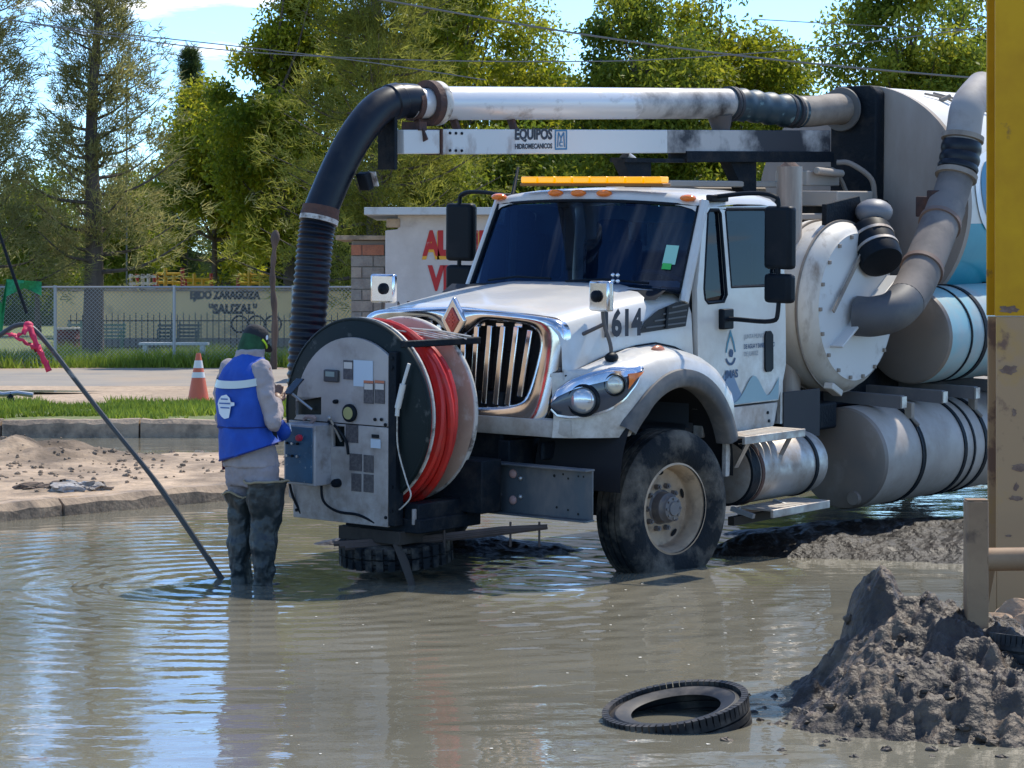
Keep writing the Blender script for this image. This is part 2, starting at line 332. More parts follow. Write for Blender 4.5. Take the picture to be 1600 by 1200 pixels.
def water_mat():
    m = bpy.data.materials.new('murky_water'); m.use_nodes = True; t = m.node_tree; n = t.nodes; l = t.links; b = n['Principled BSDF']
    b.inputs['Roughness'].default_value = .025; b.inputs['IOR'].default_value = 1.42; b.inputs['Specular IOR Level'].default_value = .5
    tcx = n.new('ShaderNodeTexCoord')
    no = n.new('ShaderNodeTexNoise'); no.inputs['Scale'].default_value = .5; no.inputs['Detail'].default_value = 5; l.new(tcx.outputs['Object'], no.inputs['Vector'])
    rp = n.new('ShaderNodeValToRGB'); rp.color_ramp.elements[0].color = (.160, .148, .108, 1); rp.color_ramp.elements[1].color = (.225, .205, .150, 1); rp.color_ramp.elements[0].position = .35; rp.color_ramp.elements[1].position = .65
    l.new(no.outputs[0], rp.inputs[0]); l.new(rp.outputs[0], b.inputs['Base Color'])
    def nzl(scale, detail, vec=(1, 1, 1), dist=0.0):
        mp_ = n.new('ShaderNodeMapping'); mp_.inputs['Scale'].default_value = vec; l.new(tcx.outputs['Object'], mp_.inputs[0])
        k = n.new('ShaderNodeTexNoise'); k.inputs['Scale'].default_value = scale; k.inputs['Detail'].default_value = detail; k.inputs['Distortion'].default_value = dist; l.new(mp_.outputs[0], k.inputs['Vector']); return k.outputs[0]
    def mul(a, f):
        k = n.new('ShaderNodeMath'); k.operation = 'MULTIPLY'; l.new(a, k.inputs[0])
        if isinstance(f, (int, float)): k.inputs[1].default_value = f
        else: l.new(f, k.inputs[1])
        return k.outputs[0]
    def add(a, c): k = n.new('ShaderNodeMath'); k.operation = 'ADD'; l.new(a, k.inputs[0]); l.new(c, k.inputs[1]); return k.outputs[0]
    def rings(cx, cy, sc, reach):
        mp_ = n.new('ShaderNodeMapping'); mp_.inputs['Location'].default_value = (-cx, -cy, 0); l.new(tcx.outputs['Object'], mp_.inputs[0])
        w = n.new('ShaderNodeTexWave'); w.wave_type = 'RINGS'; w.rings_direction = 'SPHERICAL'; w.inputs['Scale'].default_value = sc; w.inputs['Distortion'].default_value = 2.2; w.inputs['Detail'].default_value = 2; w.inputs['Detail Scale'].default_value = .8; l.new(mp_.outputs[0], w.inputs['Vector'])
        ln = n.new('ShaderNodeVectorMath'); ln.operation = 'LENGTH'; l.new(mp_.outputs[0], ln.inputs[0])
        mr = n.new('ShaderNodeMapRange'); mr.inputs[1].default_value = 0.2; mr.inputs[2].default_value = reach; mr.inputs[3].default_value = 1; mr.inputs[4].default_value = 0; l.new(ln.outputs['Value'], mr.inputs[0])
        return mul(w.outputs[0], mr.outputs[0])
    h = mul(nzl(1.1, 2, (1, 1.6, 1)), .013)
    h = add(h, mul(nzl(4.5, 3, (.8, 1.5, 1), .3), .0030))
    h = add(h, mul(nzl(16, 2), .0006))
    h = add(h, mul(rings(-1.65, 16.1, 1.25, 7.5), .0034)); h = add(h, mul(rings(.2, 16.2, 1.1, 4.5), .0025))
    bp = n.new('ShaderNodeBump'); bp.inputs['Strength'].default_value = 1.0; bp.inputs['Distance'].default_value = 1.0; l.new(h, bp.inputs['Height']); l.new(bp.outputs[0], b.inputs['Normal'])
    return m
M_WATER = water_mat()
w = MB().add([(-70, 1, 0), (70, 1, 0), (70, 31.7, 0), (-70, 31.7, 0)], [(0, 1, 2, 3)]).build('flood_water', M_WATER, smooth=0); w['kind'] = 'structure'

M_CONC = mat('weathered_concrete', (.42, .31, .21), .9, col2=(.29, .215, .15), scale=5, dirt=(.10, .08, .062), dirt_lo=.5, dirt_hi=.7, bump=.6, bscale=25, bdist=.02)
def kerb(name, p0, d, n_, ln, hgt, wid, z0, lab):
    r = tag(empty(name, (0, 0, 0)), kind='structure'); d = Vector((d[0], d[1], 0)).normalized(); nn = Vector((-d.y, d.x, 0)); t = 0
    for k in range(n_):
        l_ = ln * random.uniform(.8, 1.2); a = Vector(p0) + d * t; b = MB(); rings = []
        for q in range(13):
            s_ = .012 + (l_ - .024) * q / 12; jz = random.uniform(-.012, .012); jw = random.uniform(-.012, .012); ch = .035 + random.uniform(0, .03)
            c = a + d * s_
            rings.append([c + nn * (-.03 + jw) + Vector((0, 0, z0)), c + nn * (jw * .6) + Vector((0, 0, z0 + hgt - ch + jz)), c + nn * ch + Vector((0, 0, z0 + hgt + jz)), c + nn * wid + Vector((0, 0, z0 + hgt + jz)), c + nn * wid + Vector((0, 0, z0))])
        b.loft(rings, True, True); b.build('kerb_segment', M_CONC, r, 30); t += l_
    return r
k0 = KA - KD * 6
kerb('kerb', (k0[0], k0[1], 0), KD, 7, 2.4, .44, .2, -.3, 0)
kerb('far_kerb', (-14, 31.42, 0), (1, .006), 13, 1.6, .52, .24, -.3, 0)
# road sheet beyond the grass strip
M_ROAD = mat('old_asphalt', (.24, .22, .195), .9, col2=(.33, .28, .22), scale=.6, lo=.35, hi=.65, dirt=(.34, .27, .20), dirt_lo=.5, dirt_hi=.7, dirt_scale=.35, bump=.3, bscale=30)
yr = ys[(ys > 42.7) & (ys < 52.0)]; sheet('road', xs[(xs > -70) & (xs < 70)], yr, lambda X, Y: ground_h(X, Y) + .012 - .03 * ((Y < 42.95) | (Y > 51.7)), M_ROAD)
pud = MB(); pr = []
for i in range(24): a = 2 * math.pi * i / 24; pr.append((-8.4 + math.cos(a) * 1.9 * random.uniform(.85, 1.1), 40.3 + math.sin(a) * .5 * random.uniform(.8, 1.15), .205))
pud.add(pr, [tuple(range(24))]).build('puddle', M_WATER, smooth=0)['kind'] = 'structure'

# grass blades (nobody could count them)
M_GRASS = leafmat('grass_blade', (.10, .16, .02), (.32, .40, .05), .5, (.45, .40, .14))
def blades(name, x0, x1, y0, y1, n, h, zf, lab, edge=.3, dens=None):
    x = RNG.uniform(x0, x1, n); y = RNG.uniform(y0, y1, n)
    kz = fbm(x * .8, y * .8, 3, 31) > -.09; x = x[kz]; y = y[kz]; n = len(x); hh = h * RNG.uniform(.45, 1.15, n) * (1 + 1.2 * fbm(x * .7, y * .7, 3, 33)); a = RNG.uniform(0, 2 * np.pi, n); wv = .006 + .006 * RNG.random(n)
    wv = wv * (1.6 if h < .2 else 2.2); lean = RNG.normal(0, .35, (n, 2)) * hh[:, None]; z = zf(x, y); dx = np.cos(a) * wv; dy = np.sin(a) * wv
    co = np.stack([np.stack([x - dx, y - dy, z], 1), np.stack([x + dx, y + dy, z], 1), np.stack([x + lean[:, 0], y + lean[:, 1], z + hh], 1)], 1).reshape(-1, 3)
    t = np.clip(np.repeat(.45 + 1.1 * fbm(x * .5, y * .5, 3, 34) + RNG.normal(0, .16, n), 3), 0, 1)
    o = npmesh(name, co, np.arange(3 * n).reshape(-1, 3), M_GRASS, t); tag(o, lab, 'grass', kind='stuff'); return o
blades('grass_verge', -13, -1, 31.75, 36.6, 42000, .13, ground_h, 'bright green grass strip behind the far kerb')
blades('fence_grass', -15, -2, 52.6, 59, 26000, .34, ground_h, 'tall grass and weeds along the foot of the chain link fence')

# mud heap, mud banks
M_MUD = mat('wet_dark_mud', (.045, .030, .020), .6, zmud=(-.02, .26, (.014, .011, .008)), col2=(.20, .14, .088), scale=3.0, lo=.48, hi=.68, dirt=(.030, .025, .021), dirt_lo=.52, dirt_hi=.64, dirt_scale=2.2, bump=1.0, bscale=22, bdist=.03)
def heap(name, cx, cy, rx, ry, hf, step, lab, m, cat='mud heap'):
    xs_ = np.arange(cx - rx, cx + rx, step); ys_ = np.arange(cy - ry, cy + ry, step)
    def f(X, Y): return hf(X, Y)
    o = sheet(name, xs_, ys_, f, m, kind=None); return tag(o, lab, cat)
def ridged(X, Y, o=5, s=0):
    r = 0; a = .5
    for k in range(o): r = r + a * (1 - 2 * np.abs(vnoise(X, Y, s + k) - .5)); X = X * 2.1 + 3.3; Y = Y * 2.1 + 1.7; a *= .5
    return r - .5
def heap_h(X, Y):
    def g(x, y, a, b, p=1.3): return np.exp(-((((X - x) / a) ** 2 + ((Y - y) / b) ** 2) ** p))
    wx = X + .10 * fbm(X * 4, Y * 4, 3, 42); wy = Y + .12 * fbm(X * 4 + 9, Y * 4, 3, 43)
    base = .30 * g(2.02, 11.9, .55, .5, 2.0); kn = .43 * np.exp(-((((wx - 1.72) / .19) ** 2 + ((wy - 11.95) / .30) ** 2) ** 2.0))
    h = np.maximum(base, kn) + .10 * g(1.66, 11.75, .34, .45) + .13 * g(1.85, 11.4, .50, .45) + .13 * g(2.3, 10.95, .9, .5) + .11 * g(1.55, 10.95, .32, .24) + .12 * g(1.95, 10.75, .36, .18) + .08 * g(2.9, 11.6, .8, .9)
    k = np.clip(h / .18, 0, 1); h = h + k * (.12 * ridged(X * 5, Y * 5, 5, 40) + .11 * fbm(X * 3, Y * 3, 4, 41) + .05 * ridged(X * 14, Y * 14, 4, 44) + .02 * ridged(X * 37, Y * 37, 2, 47))
    if h.size > 5000:
        rs = np.random.default_rng(3); n_ = 700; bx = rs.uniform(1.1, 3.5, n_); by = rs.uniform(10.3, 12.6, n_); br = .015 + .06 * rs.random(n_) ** 3
        for x, y, r in zip(bx, by, br):
            i0, i1 = np.searchsorted(X[0], (x - r, x + r)); j0, j1 = np.searchsorted(Y[:, 0], (y - r, y + r))
            if i1 <= i0 or j1 <= j0: continue
            w_ = h[j0:j1, i0:i1]; xx = X[j0:j1, i0:i1] - x; yy = Y[j0:j1, i0:i1] - y; cz = float(w_.mean())
            if cz < .05: continue
            d2 = r * r - (xx * xx + yy * yy) * (1 + .8 * fbm(xx * 30 + x * 9, yy * 30, 2, 3)); h[j0:j1, i0:i1] = w_ + np.maximum(d2, 0) / r * .62
        h = h + np.clip(h / .1, 0, 1) * (.030 * ridged(X * 21, Y * 21, 4, 61) + .05 * fbm(X * 9, Y * 9, 4, 63))
    return h - .06
heap('mud_heap', 2.2, 11.6, 1.35, 1.5, heap_h, .011, 'dark mud heap with a knobbly peak beside the steel post', M_MUD)
M_MUD2 = mat('black_wet_mud', (.012, .009, .007), .5, spec=.3, col2=(.04, .03, .022), scale=4, lo=.45, hi=.7, bump=1.0, bscale=22, bdist=.03)
def bank_h(X, Y):
    def g(x, y, a, b): return np.exp(-((((X - x) / a) ** 2 + ((Y - y) / b) ** 2) ** 1.2))
    h = .13 * g(3.15, 18.0, .75, .7) + .10 * g(2.2, 18.1, .55, .5) + .12 * g(3.9, 18.6, .9, .9) + .10 * g(1.65, 18.0, .4, .3) + .09 * g(3.6, 19.7, 1.3, .9) + .07 * g(2.3, 19.3, .8, .5)
    k = np.clip(h / .1, 0, 1); return h + k * (.10 * ridged(X * 3.5, Y * 3.5, 5, 50) + .03 * ridged(X * 15, Y * 15, 3, 52)) - .05
heap('mud_bank', 3.0, 18.9, 2.2, 2.2, bank_h, .025, 'churned mud bank under the tanks by the truck rear wheels', M_MUD2, 'mud bank')
def bank2_h(X, Y):
    def g(x, y, a, b): return np.exp(-((((X - x) / a) ** 2 + ((Y - y) / b) ** 2) ** 1.2))
    h = .10 * g(-.30, 18.2, .32, .35) + .085 * g(-1.15, 18.6, .35, .15) + .09 * g(.15, 18.2, .4, .3)
    k = np.clip(h / .06, 0, 1); return h + k * (.05 * ridged(X * 7, Y * 7, 4, 55)) - .05
heap('mud_bar', -.4, 18.3, 1.3, .9, bank2_h, .02, 'low wet mud bar breaking the water beneath the truck front', M_MUD2, 'mud bank')
# loose clods and pebbles round the heap
def clods(name, n, f, smin, smax, m, lab, cat, hf):
    b = MB()
    for i in range(n):
        x, y = f(); r = random.uniform(smin, smax); rot = Matrix.Rotation(random.uniform(0, 6.28), 3, 'Z') @ Matrix.Rotation(random.uniform(-.6, .6), 3, 'X')
        z = float(hf(np.array([x]), np.array([y]))[0]); k = len(b.v); b.ell((x, y, max(z, -.01) + r * .2), (r * random.uniform(.8, 1.4), r, r * random.uniform(.5, .9)), rot, 7, 5)
        for q in range(k, len(b.v)): v = b.v[q]; b.v[q] = (v[0] + random.uniform(-.2, .2) * r, v[1] + random.uniform(-.2, .2) * r, v[2] + random.uniform(-.2, .2) * r)
    return tag(b.build(name, m, smooth=0, recalc=False), lab, cat, kind='stuff')
clods('mud_clods', 110, lambda: (random.gauss(1.75, .42), random.gauss(11.0, .4)), .010, .03, M_MUD, 'loose clods of mud scattered round the heap', 'mud', heap_h)
M_SANDCL = mat('sandy_clod', (.30, .225, .155), .95, col2=(.18, .14, .10), scale=9, bump=.5)
clods('sand_clods', 420, lambda: (random.gauss(-4.6, 1.1), random.gauss(25.0, 1.3)), .006, .026, M_SANDCL, 'lumps of sandy earth on the traffic island', 'earth', ground_h)
M_RAG = mat('grey_rag', (.42, .40, .38), .9, col2=(.26, .23, .20), scale=8, bump=.7)
M_BARK0 = mat('rotting_wood', (.16, .11, .08), .9, col2=(.08, .06, .045), scale=9, bump=.8)
def crumple(name, c, rx, ry, rz, m, lab, cat):
    b = MB(); b.ell(c, (rx, ry, rz), None, 44, 24)
    for i, v in enumerate(b.v):
        q = noise.noise_vector(Vector(v) * 7) * .8 + noise.noise_vector(Vector(v) * 22) * .6; b.v[i] = (v[0] + q.x * rx * .6, v[1] + q.y * ry * .7, v[2] + q.z * rz * 1.6)
    return tag(b.build(name, m, smooth=50), lab, cat)
p = on(122, 764, .13); crumple('rag', (p.x, p.y, .135), .26, .16, .035, M_RAG, 'crumpled pale grey rag lying near the near kerb', 'rag')
p = on(80, 762, .13); crumple('bark_scrap', (p.x, p.y, .135), .26, .14, .035, M_BARK0, 'dark flattened scrap of bark left of the grey rag', 'debris')
# ------------------------------------------------------------------ vacuum truck (x forward, y towards its left side, z up)
T = empty('vacuum_truck', (.157, 17.635, -.085)); T.rotation_euler = (rad(-1.5), rad(1.5), rad(232))
tag(T, 'white vacuum tanker truck with a red hose reel on its nose, standing in floodwater', 'truck')
X_ = Vector((1, 0, 0)); Y_ = Vector((0, 1, 0)); Z_ = Vector((0, 0, 1))
# chassis
for s in (-1, 1): MB().box((-3.1, s * .43, .86), (8.0, .09, .26)).build('frame_rail', M_DARK, T, bevel=.006)
b = MB().box((0, 0, .50), (.14, 1.9, .14)); b.cyl((0, -1.0, .52), (0, 1.0, .52), .06); b.build('front_axle', M_DARK, T, bevel=.01)
for s in (-1, 1):
    b = MB()
    for k in range(4): b.tube([(.75 - k * .09, s * .5, .72), (.3, s * .5, .60 - k * .02), (0, s * .5, .585 - k * .02), (-.3, s * .5, .60 - k * .02), (-.75 + k * .09, s * .5, .72)], .035, 6, sy=.35)
    b.build('leaf_spring', M_DARK, T)
b = MB().box((.35, 0, 1.05), (1.0, .75, .5)); b.box((-.4, 0, .8), (.7, .5, .45)); b.cyl((.2, -.3, .7), (.2, .35, .7), .12); b.box((.55, .0, .76), (.3, 1.1, .07)); b.cyl((.62, .55, .86), (.2, .6, .70), .035); b.box((.5, .62, .92), (.5, .04, .12))
b.build('engine_block', M_DARK, T, bevel=.02)
# wheels
def tyre_mb(R_=.52, r=.292, w=.28, n=72, lugs=True):
    b = MB(); h = w / 2
    prof = [(r, -h * .78), (r + .02, -h * .9), (r + .07, -h * 1.0), (r + (R_ - r) * .55, -h * 1.02), (R_ - .05, -h * .96), (R_ - .018, -h * .86), (R_, -h * .74)]
    for g in (-.42, 0, .42): prof += [(R_ + .002, h * (g - .05)), (R_ - .014, h * (g - .035)), (R_ - .014, h * (g + .035)), (R_ + .002, h * (g + .05))]
    prof += [(R_, h * .74), (R_ - .018, h * .86), (R_ - .05, h * .96), (r + (R_ - r) * .55, h * 1.02), (r + .07, h * 1.0), (r + .02, h * .9), (r, h * .78)]
    b.lathe(prof, (0, 0, 0), Y_, n)
    if lugs:
        for i in range(n):
            a = 2 * math.pi * i / n
            for s in (-1, 1):
                c = Vector((math.cos(a), 0, math.sin(a))) * (R_ - .012) + Y_ * s * h * .84
                b.box(c, (.03, .05, .024), Matrix.Rotation(-a, 3, 'Y'))
    return b
def make_wheel(rear=False):
    M_RIM = mat('dusty_beige_rim', (.50, .37, .25), .7, 0, col2=(.34, .25, .17), scale=5, dirt=(.16, .12, .09), dirt_lo=.55, dirt_hi=.75, dirt_scale=8)
    M_HUB = mat('grey_hub', (.16, .15, .15), .55, .4, dirt=(.3, .25, .2), dirt_lo=.5, dirt_hi=.7, dirt_scale=14)
    b = MB(); b.lathe([(0, .115), (.045, .115), (.05, .105), (.078, .10), (.085, .075), (.10, .06), (.105, .0), (.12, -.015), (.12, -.03)], (0, 0, 0), Y_, 24)
    for i in range(8): a = i * math.pi / 4; b.cyl(Vector((math.cos(a) * .064, .098, math.sin(a) * .064)), Vector((math.cos(a) * .064, .112, math.sin(a) * .064)), .009, n=6)
    wh = b.build('wheel', M_HUB, T)
    tyre_mb(lugs=False).build('tyre', M_RUBBER, wh, smooth=35)
    b = MB(); o = -.02
    b.lathe([(.292, .125), (.305, .12), (.305, .105), (.285, .10), (.268, .06), (.262, .0), (.255, -.02), (.20, -.028), (.17, -.02), (.12, -.012), (.105, -.012)], (0, 0, 0), Y_, 48)
    b.lathe([(.292, -.12), (.27, -.08), (.262, .0)], (0, 0, 0), Y_, 48); b.build('rim', M_RIM, wh, smooth=35)
    bo = MB(); bh = MB()
    for i in range(5):
        a = i * 2 * math.pi / 5 + .3; e = Vector((math.cos(a), 0, math.sin(a))); t = Vector((-math.sin(a), 0, math.cos(a))); c = e * .228 + Y_ * -.018; ring = [c + t * math.cos(q) * .035 + e * math.sin(q) * .017 for q in [k * math.pi / 6 for k in range(12)]]
        bh.add(ring, [tuple(range(12))])
    bh.build('hand_hole', mat('black_hole', (.005, .005, .005), .9), wh, smooth=0)
    nut = None
    for i in range(10):
        a = i * 2 * math.pi / 10; p = (math.cos(a) * .145, -.012, math.sin(a) * .145)
        if nut is None: nut = MB().cyl((0, -.005, 0), (0, .030, 0), .019, n=6).cyl((0, .03, 0), (0, .042, 0), .010, n=6).build('lug_nut', M_HUB, wh, loc=p)
        else: q = nut.copy(); COL.objects.link(q); q.parent = wh; q.location = p
    return wh
w0 = make_wheel(); w0.location = (0, 1.06, .52); w0.rotation_euler = (0, 0, rad(-8))
w1 = dup(w0, T, (0, -1.06, .52), (0, 0, rad(172)))
for u in (-5.85, -7.15):
    for s in (-1, 1): dup(w0, T, (u, s * 1.06, .52), (0, 0, 0 if s > 0 else math.pi))
# hood
def zt(u): return interp(u, (-.5, -.2, .1, .4, .65, .78, .83, .86), (1.985, 1.975, 1.945, 1.905, 1.87, 1.85, 1.835, 1.80))
def wh_(u): return interp(u, (-.5, -.2, .1, .4, .65, .9), (.945, .915, .89, .875, .865, .86))
def hood_sec(u):
    z = zt(u); w = wh_(u); P = [(0, z), (.25 * w, z - .002), (.50 * w, z - .008), (.58 * w, z - .022), (.78 * w, z - .04), (.90 * w, z - .07), (.965 * w, z - .12), (w, z - .20), (1.01 * w, z - .36), (1.02 * w, 1.47), (1.02 * w, 1.40)]
    return [Vector((u, -a, c)) for a, c in reversed(P[1:])] + [Vector((u, a, c)) for a, c in P]
us = [-.5, -.42, -.3, -.15, 0, .15, .3, .45, .6, .7, .78, .84, .855]
MB().loft([hood_sec(u) for u in us], False, False).build('hood', M_WHITE, T, smooth=50)
def vo(u): return interp(u, (-.7, .30, .42, .5, .58, .65, .72, .78, .84, .88, .905, .915), (1.20, 1.20, 1.19, 1.175, 1.14, 1.095, 1.03, .965, .885, .82, .77, .70))
def ztf(u): return interp(u, (-.63, -.58, -.5, -.35, -.1, .2, .5, .75, .9), (1.30, 1.36, 1.43, 1.50, 1.545, 1.54, 1.49, 1.44, 1.41))
def zlow(u):
    a = .74 + math.sqrt(max(.0, .60 ** 2 - u * u)) if abs(u) < .6 else 0
    return max(a, 1.03 if u > 0 else .92)
fu = [-.64, -.62, -.60, -.585, -.56, -.53, -.49, -.44, -.38, -.3, -.2, -.1, 0, .1, .2, .3, .38, .44, .48, .52, .56, .6, .65, .7, .75, .8, .84, .87, .885]
def fend_sec(u, s):
    v0 = min(wh_(u) * 1.0, vo(u) - .02); v1 = vo(u); z = ztf(u); zl = zlow(u); z = max(z, zl + .05); P = [(v0, z + .05 * min(1, (.95 - u)))]
    for f, dz in ((.35, .03), (.62, .012), (.82, -.02), (.94, -.055), (1.0, -.11)): P.append((v0 + (v1 - v0) * f, max(z + dz, zl + .02)))
    zz = max(z - .11, zl + .02)
    for f in (.25, .5, .75): P.append((v1 + .012 * math.sin(f * 3.14), zz + (zl - zz) * f))
    P += [(v1, zl), (v1 - .03, zl - .002)]
    return [Vector((u, s * a, c)) for a, c in P]
for s in (1, -1): MB().loft([fend_sec(u, s) for u in fu], False, False).build('fender', M_WHITE, T, smooth=50)
# grey rubber flares round the arches
for s in (1, -1):
    b = MB(); rr = []
    for k in range(41):
        a = rad(-8 + 196 * k / 40); cu, cz = math.cos(a), math.sin(a)
        if a < rad(34): pass
        def pt(r, off):
            u = cu * r; z = .74 + cz * r
            return Vector((u, s * (1.205 - max(0, u - .42) * .30 + off), z))
        z_end = .74 + cz * .6
        rr.append([pt(.585, -.09), pt(.585, .012), pt(.60, .028), pt(.66, .032), pt(.70, .018), pt(.705, -.01)])
    rr = [r for r in rr if r[0].z > (1.0 if r[0].x > 0 else .90)]
    b.loft(rr, False, False).build('wheel_arch_flare', M_FLARE, T, smooth=50)
    b = MB(); rr = []
    for k in range(25):
        a = rad(-5 + 190 * k / 24); rr.append([Vector((math.cos(a) * .66, s * v, .74 + math.sin(a) * .66)) for v in (1.19, .8, .5)])
    b.loft(rr, False, False).build('wheel_well_liner', mat('dark_liner', (.012, .012, .014), .9), T)
# rear fender apron down to the step
for s in (1, -1): MB().plate([[(-.60, 1.16), (-.595, .68), (-.64, .68), (-.68, 1.16)]], lambda a, c: (a, s * 1.17, c), (0, -s * .03, 0)).build('mud_flap', M_WHITED, T)
# grille surround
oL = [(-.70, 1.05), (-.77, 1.2), (-.85, 1.55), (-.87, 1.70), (-.82, 1.79), (-.60, 1.815), (-.3, 1.83), (-.13, 1.838), (0, 1.845), (.13, 1.838), (.3, 1.83), (.60, 1.815), (.82, 1.79), (.87, 1.70), (.85, 1.55), (.77, 1.2), (.70, 1.05), (.35, 1.03), (0, 1.03), (-.35, 1.03)]
iL = [(-.52, 1.23), (-.575, 1.30), (-.64, 1.55), (-.655, 1.66), (-.60, 1.725), (-.50, 1.745), (-.3, 1.76), (-.19, 1.755), (0, 1.575), (.19, 1.755), (.3, 1.76), (.50, 1.745), (.60, 1.725), (.655, 1.66), (.64, 1.55), (.575, 1.30), (.52, 1.23), (.26, 1.20), (0, 1.20), (-.26, 1.20)]
def gu(v, z): return .885 - .06 * abs(v) ** 2 - .03 * (z - 1.2) * 1.2
rr = []
for f, du in ((0, -.07), (0.0, -.012), (.10, .014), (.3, .03), (.6, .026), (.85, .012), (1, -.015), (1, -.07)):
    rr.append([Vector((gu(a[0], a[1]) + du, a[0] + (c[0] - a[0]) * f, a[1] + (c[1] - a[1]) * f)) for a, c in zip(oL, iL)])
MB().loft(rr, True, False).build('grille_surround', M_CHROME, T, smooth=75, sub=2)
MB().plate([iL], lambda a, c: (gu(a, c) - .10, a, c)).build('radiator_screen', mat('radiator_black', (.006, .007, .009), .8), T, smooth=0)
for k in range(12):
    v = -.555 + k * .101 if k < 6 else .05 + (k - 6) * .101
    zt_ = 1.60 + abs(v) * .8 if abs(v) < .19 else 1.745
    zt_ = min(zt_, 1.73) - (.02 if abs(v) > .5 else 0); zb = 1.215 + (.06 if abs(v) > .5 else 0); k2 = 1 + .12 * (1 - (1.745 - 1.2)) 
    p0 = Vector((gu(v, zb) - .035, v * .93, zb)); p1 = Vector((gu(v, zt_) - .035, v * 1.06, zt_))
    MB().bar(p0, p1, .042, .05, (1, 0, 0)).build('grille_bar', M_CHROME, T, bevel=.006)
for k in range(9): v = -.6 + k * .15; MB().bar((gu(v, 1.72) - .055, v, 1.735), (gu(v, 1.72) - .055, v + .06, 1.735), .03, .02).build('grille_clip', M_CHROME, T, smooth=0)
em = MB().plate([[(0, 1.60), (.105, 1.755), (0, 1.915), (-.105, 1.755)]], lambda a, c: (.905, a, c), (-.04, 0, 0)).build('emblem', M_CHROME, T, bevel=.012)
MB().plate([[(0, 1.675), (.056, 1.756), (0, 1.842), (-.056, 1.756)]], lambda a, c: (.915, a, c), (-.02, 0, 0)).build('emblem_field', mat('emblem_red', (.38, .03, .025), .3, coat=.5), em)
b = MB()
for z0, w_ in ((1.733, .035), (1.756, .048), (1.779, .035)): b.box((.918, 0, z0), (.006, w_, .010))
b.box((.918, 0, 1.758), (.006, .012, .09)); b.build('emblem_mark', mat('emblem_orange', (.60, .10, .06), .4), em, smooth=0)
# lower valance (white, below grille and headlights)
rr = []
for k in range(41):
    v = -.92 + 1.84 * k / 40; av = abs(v)
    u = gu(v, 1.05) + .015 if av < .72 else interp(av, (.72, .80, .88, .92), (.875, .872, .845, .82))
    rr.append([Vector((u - .02, v, 1.155 if av < .7 else 1.15)), Vector((u + .012, v, 1.14)), Vector((u + .01, v, 1.06)), Vector((u - .005, v, 1.03)), Vector((u - .08, v, 1.02))])
MB().loft(rr, False, False).build('front_valance', M_WHITED, T, smooth=50)
# headlights
hu = np.linspace(.455, .885, 24); HZ = lambda u: interp(u, (.455, .55, .65, .75, .82, .87, .885), (1.480, 1.475, 1.465, 1.435, 1.395, 1.33, 1.27)); LZ = lambda u: interp(u, (.455, .5, .58, .66, .74, .82, .87, .885), (1.47, 1.37, 1.275, 1.215, 1.18, 1.168, 1.18, 1.22))
def vn(u): e = .012; t = Vector((2 * e, vo(u + e) - vo(u - e), 0)).normalized(); return Vector((-t.y, t.x, 0)) if t.x > 0 else Vector((t.y, -t.x, 0))
def on_f(u, z, off, s=1): q = Vector((u, vo(u), z)) + vn(u) * off; return Vector((q.x, s * q.y, q.z))
M_HL = mat('headlamp_housing', (.045, .06, .085), .22, 0, coat=.6); M_LENS = mat('headlamp_lens', (.55, .58, .60), .08, .6, coat=1)
M_CLEAR = mat('clear_plastic', (.62, .60, .50), .12, .3, coat=1)
for s in (1, -1):
    rr = []
    for u in hu:
        hi, lo_ = HZ(u) - .0, LZ(u); rr.append([on_f(u, hi, .005, s)] + [on_f(u, hi + (lo_ - hi) * f, .030 + .02 * math.sin(f * 3.1), s) for f in (.02, .2, .4, .6, .8, .98)] + [on_f(u, lo_, .005, s)])
    h = MB().loft(rr, False, False).build('headlight', M_HL, T, smooth=60)
    rr = []
    for u in hu: hi, lo_ = HZ(u), LZ(u); rr.append([on_f(u, hi + .018, .004, s), on_f(u, hi + .012, .034, s), on_f(u, hi - .012, .044, s), on_f(u, hi - (hi - lo_) * .22 - .004, .052, s)])
    MB().loft(rr, False, False).build('chrome_brow', M_CHROME, h, smooth=60)
    b = MB(); b.tube([on_f(u, LZ(u) - .002, .022, s) for u in hu], .012, 6); b.build('chrome_trim', M_CHROME, h)
    for (cu, cz, r, mt, nm) in ((.775, 1.275, .088, M_LENS, 'main_lens'), (.635, 1.375, .062, M_CLEAR, 'signal_lens')):
        c = on_f(cu, cz, .040, s); nr = vn(cu); nr = Vector((nr.x, s * nr.y, 0)); nr = (nr + X_ * .5).normalized()
        b = MB(); b.lathe([(0, .042), (r * .4, .040), (r * .75, .030), (r * .95, .012), (r, 0)], c, nr, 28); b.build(nm, mt, h)
        b = MB(); b.lathe([(r, -.02), (r * 1.0, .014), (r * 1.08, .024), (r * 1.2, .012), (r * 1.25, -.02)], c, nr, 28); b.build('lens_bezel', M_BLACK, h)
    rr = []
    for u in np.linspace(.47, .565, 8): hi, lo_ = HZ(u) - .03, LZ(u) + .03; rr.append([on_f(u, min(hi, lo_ + (hi - lo_)), .056, s), on_f(u, (hi + lo_) / 2, .066, s), on_f(u, lo_ + .02 if hi > lo_ + .02 else hi - .002, .056, s)])
    MB().loft(rr, False, False).build('amber_indicator', M_ORANGE, h)
# fender marker lamps
for s in (1, -1): b = MB(); b.ell((.02, s * 1.03, 1.555), (.07, .035, .04)); b.build('fender_marker_lamp', mat('faded_orange_lens', (.55, .20, .10), .3), T)
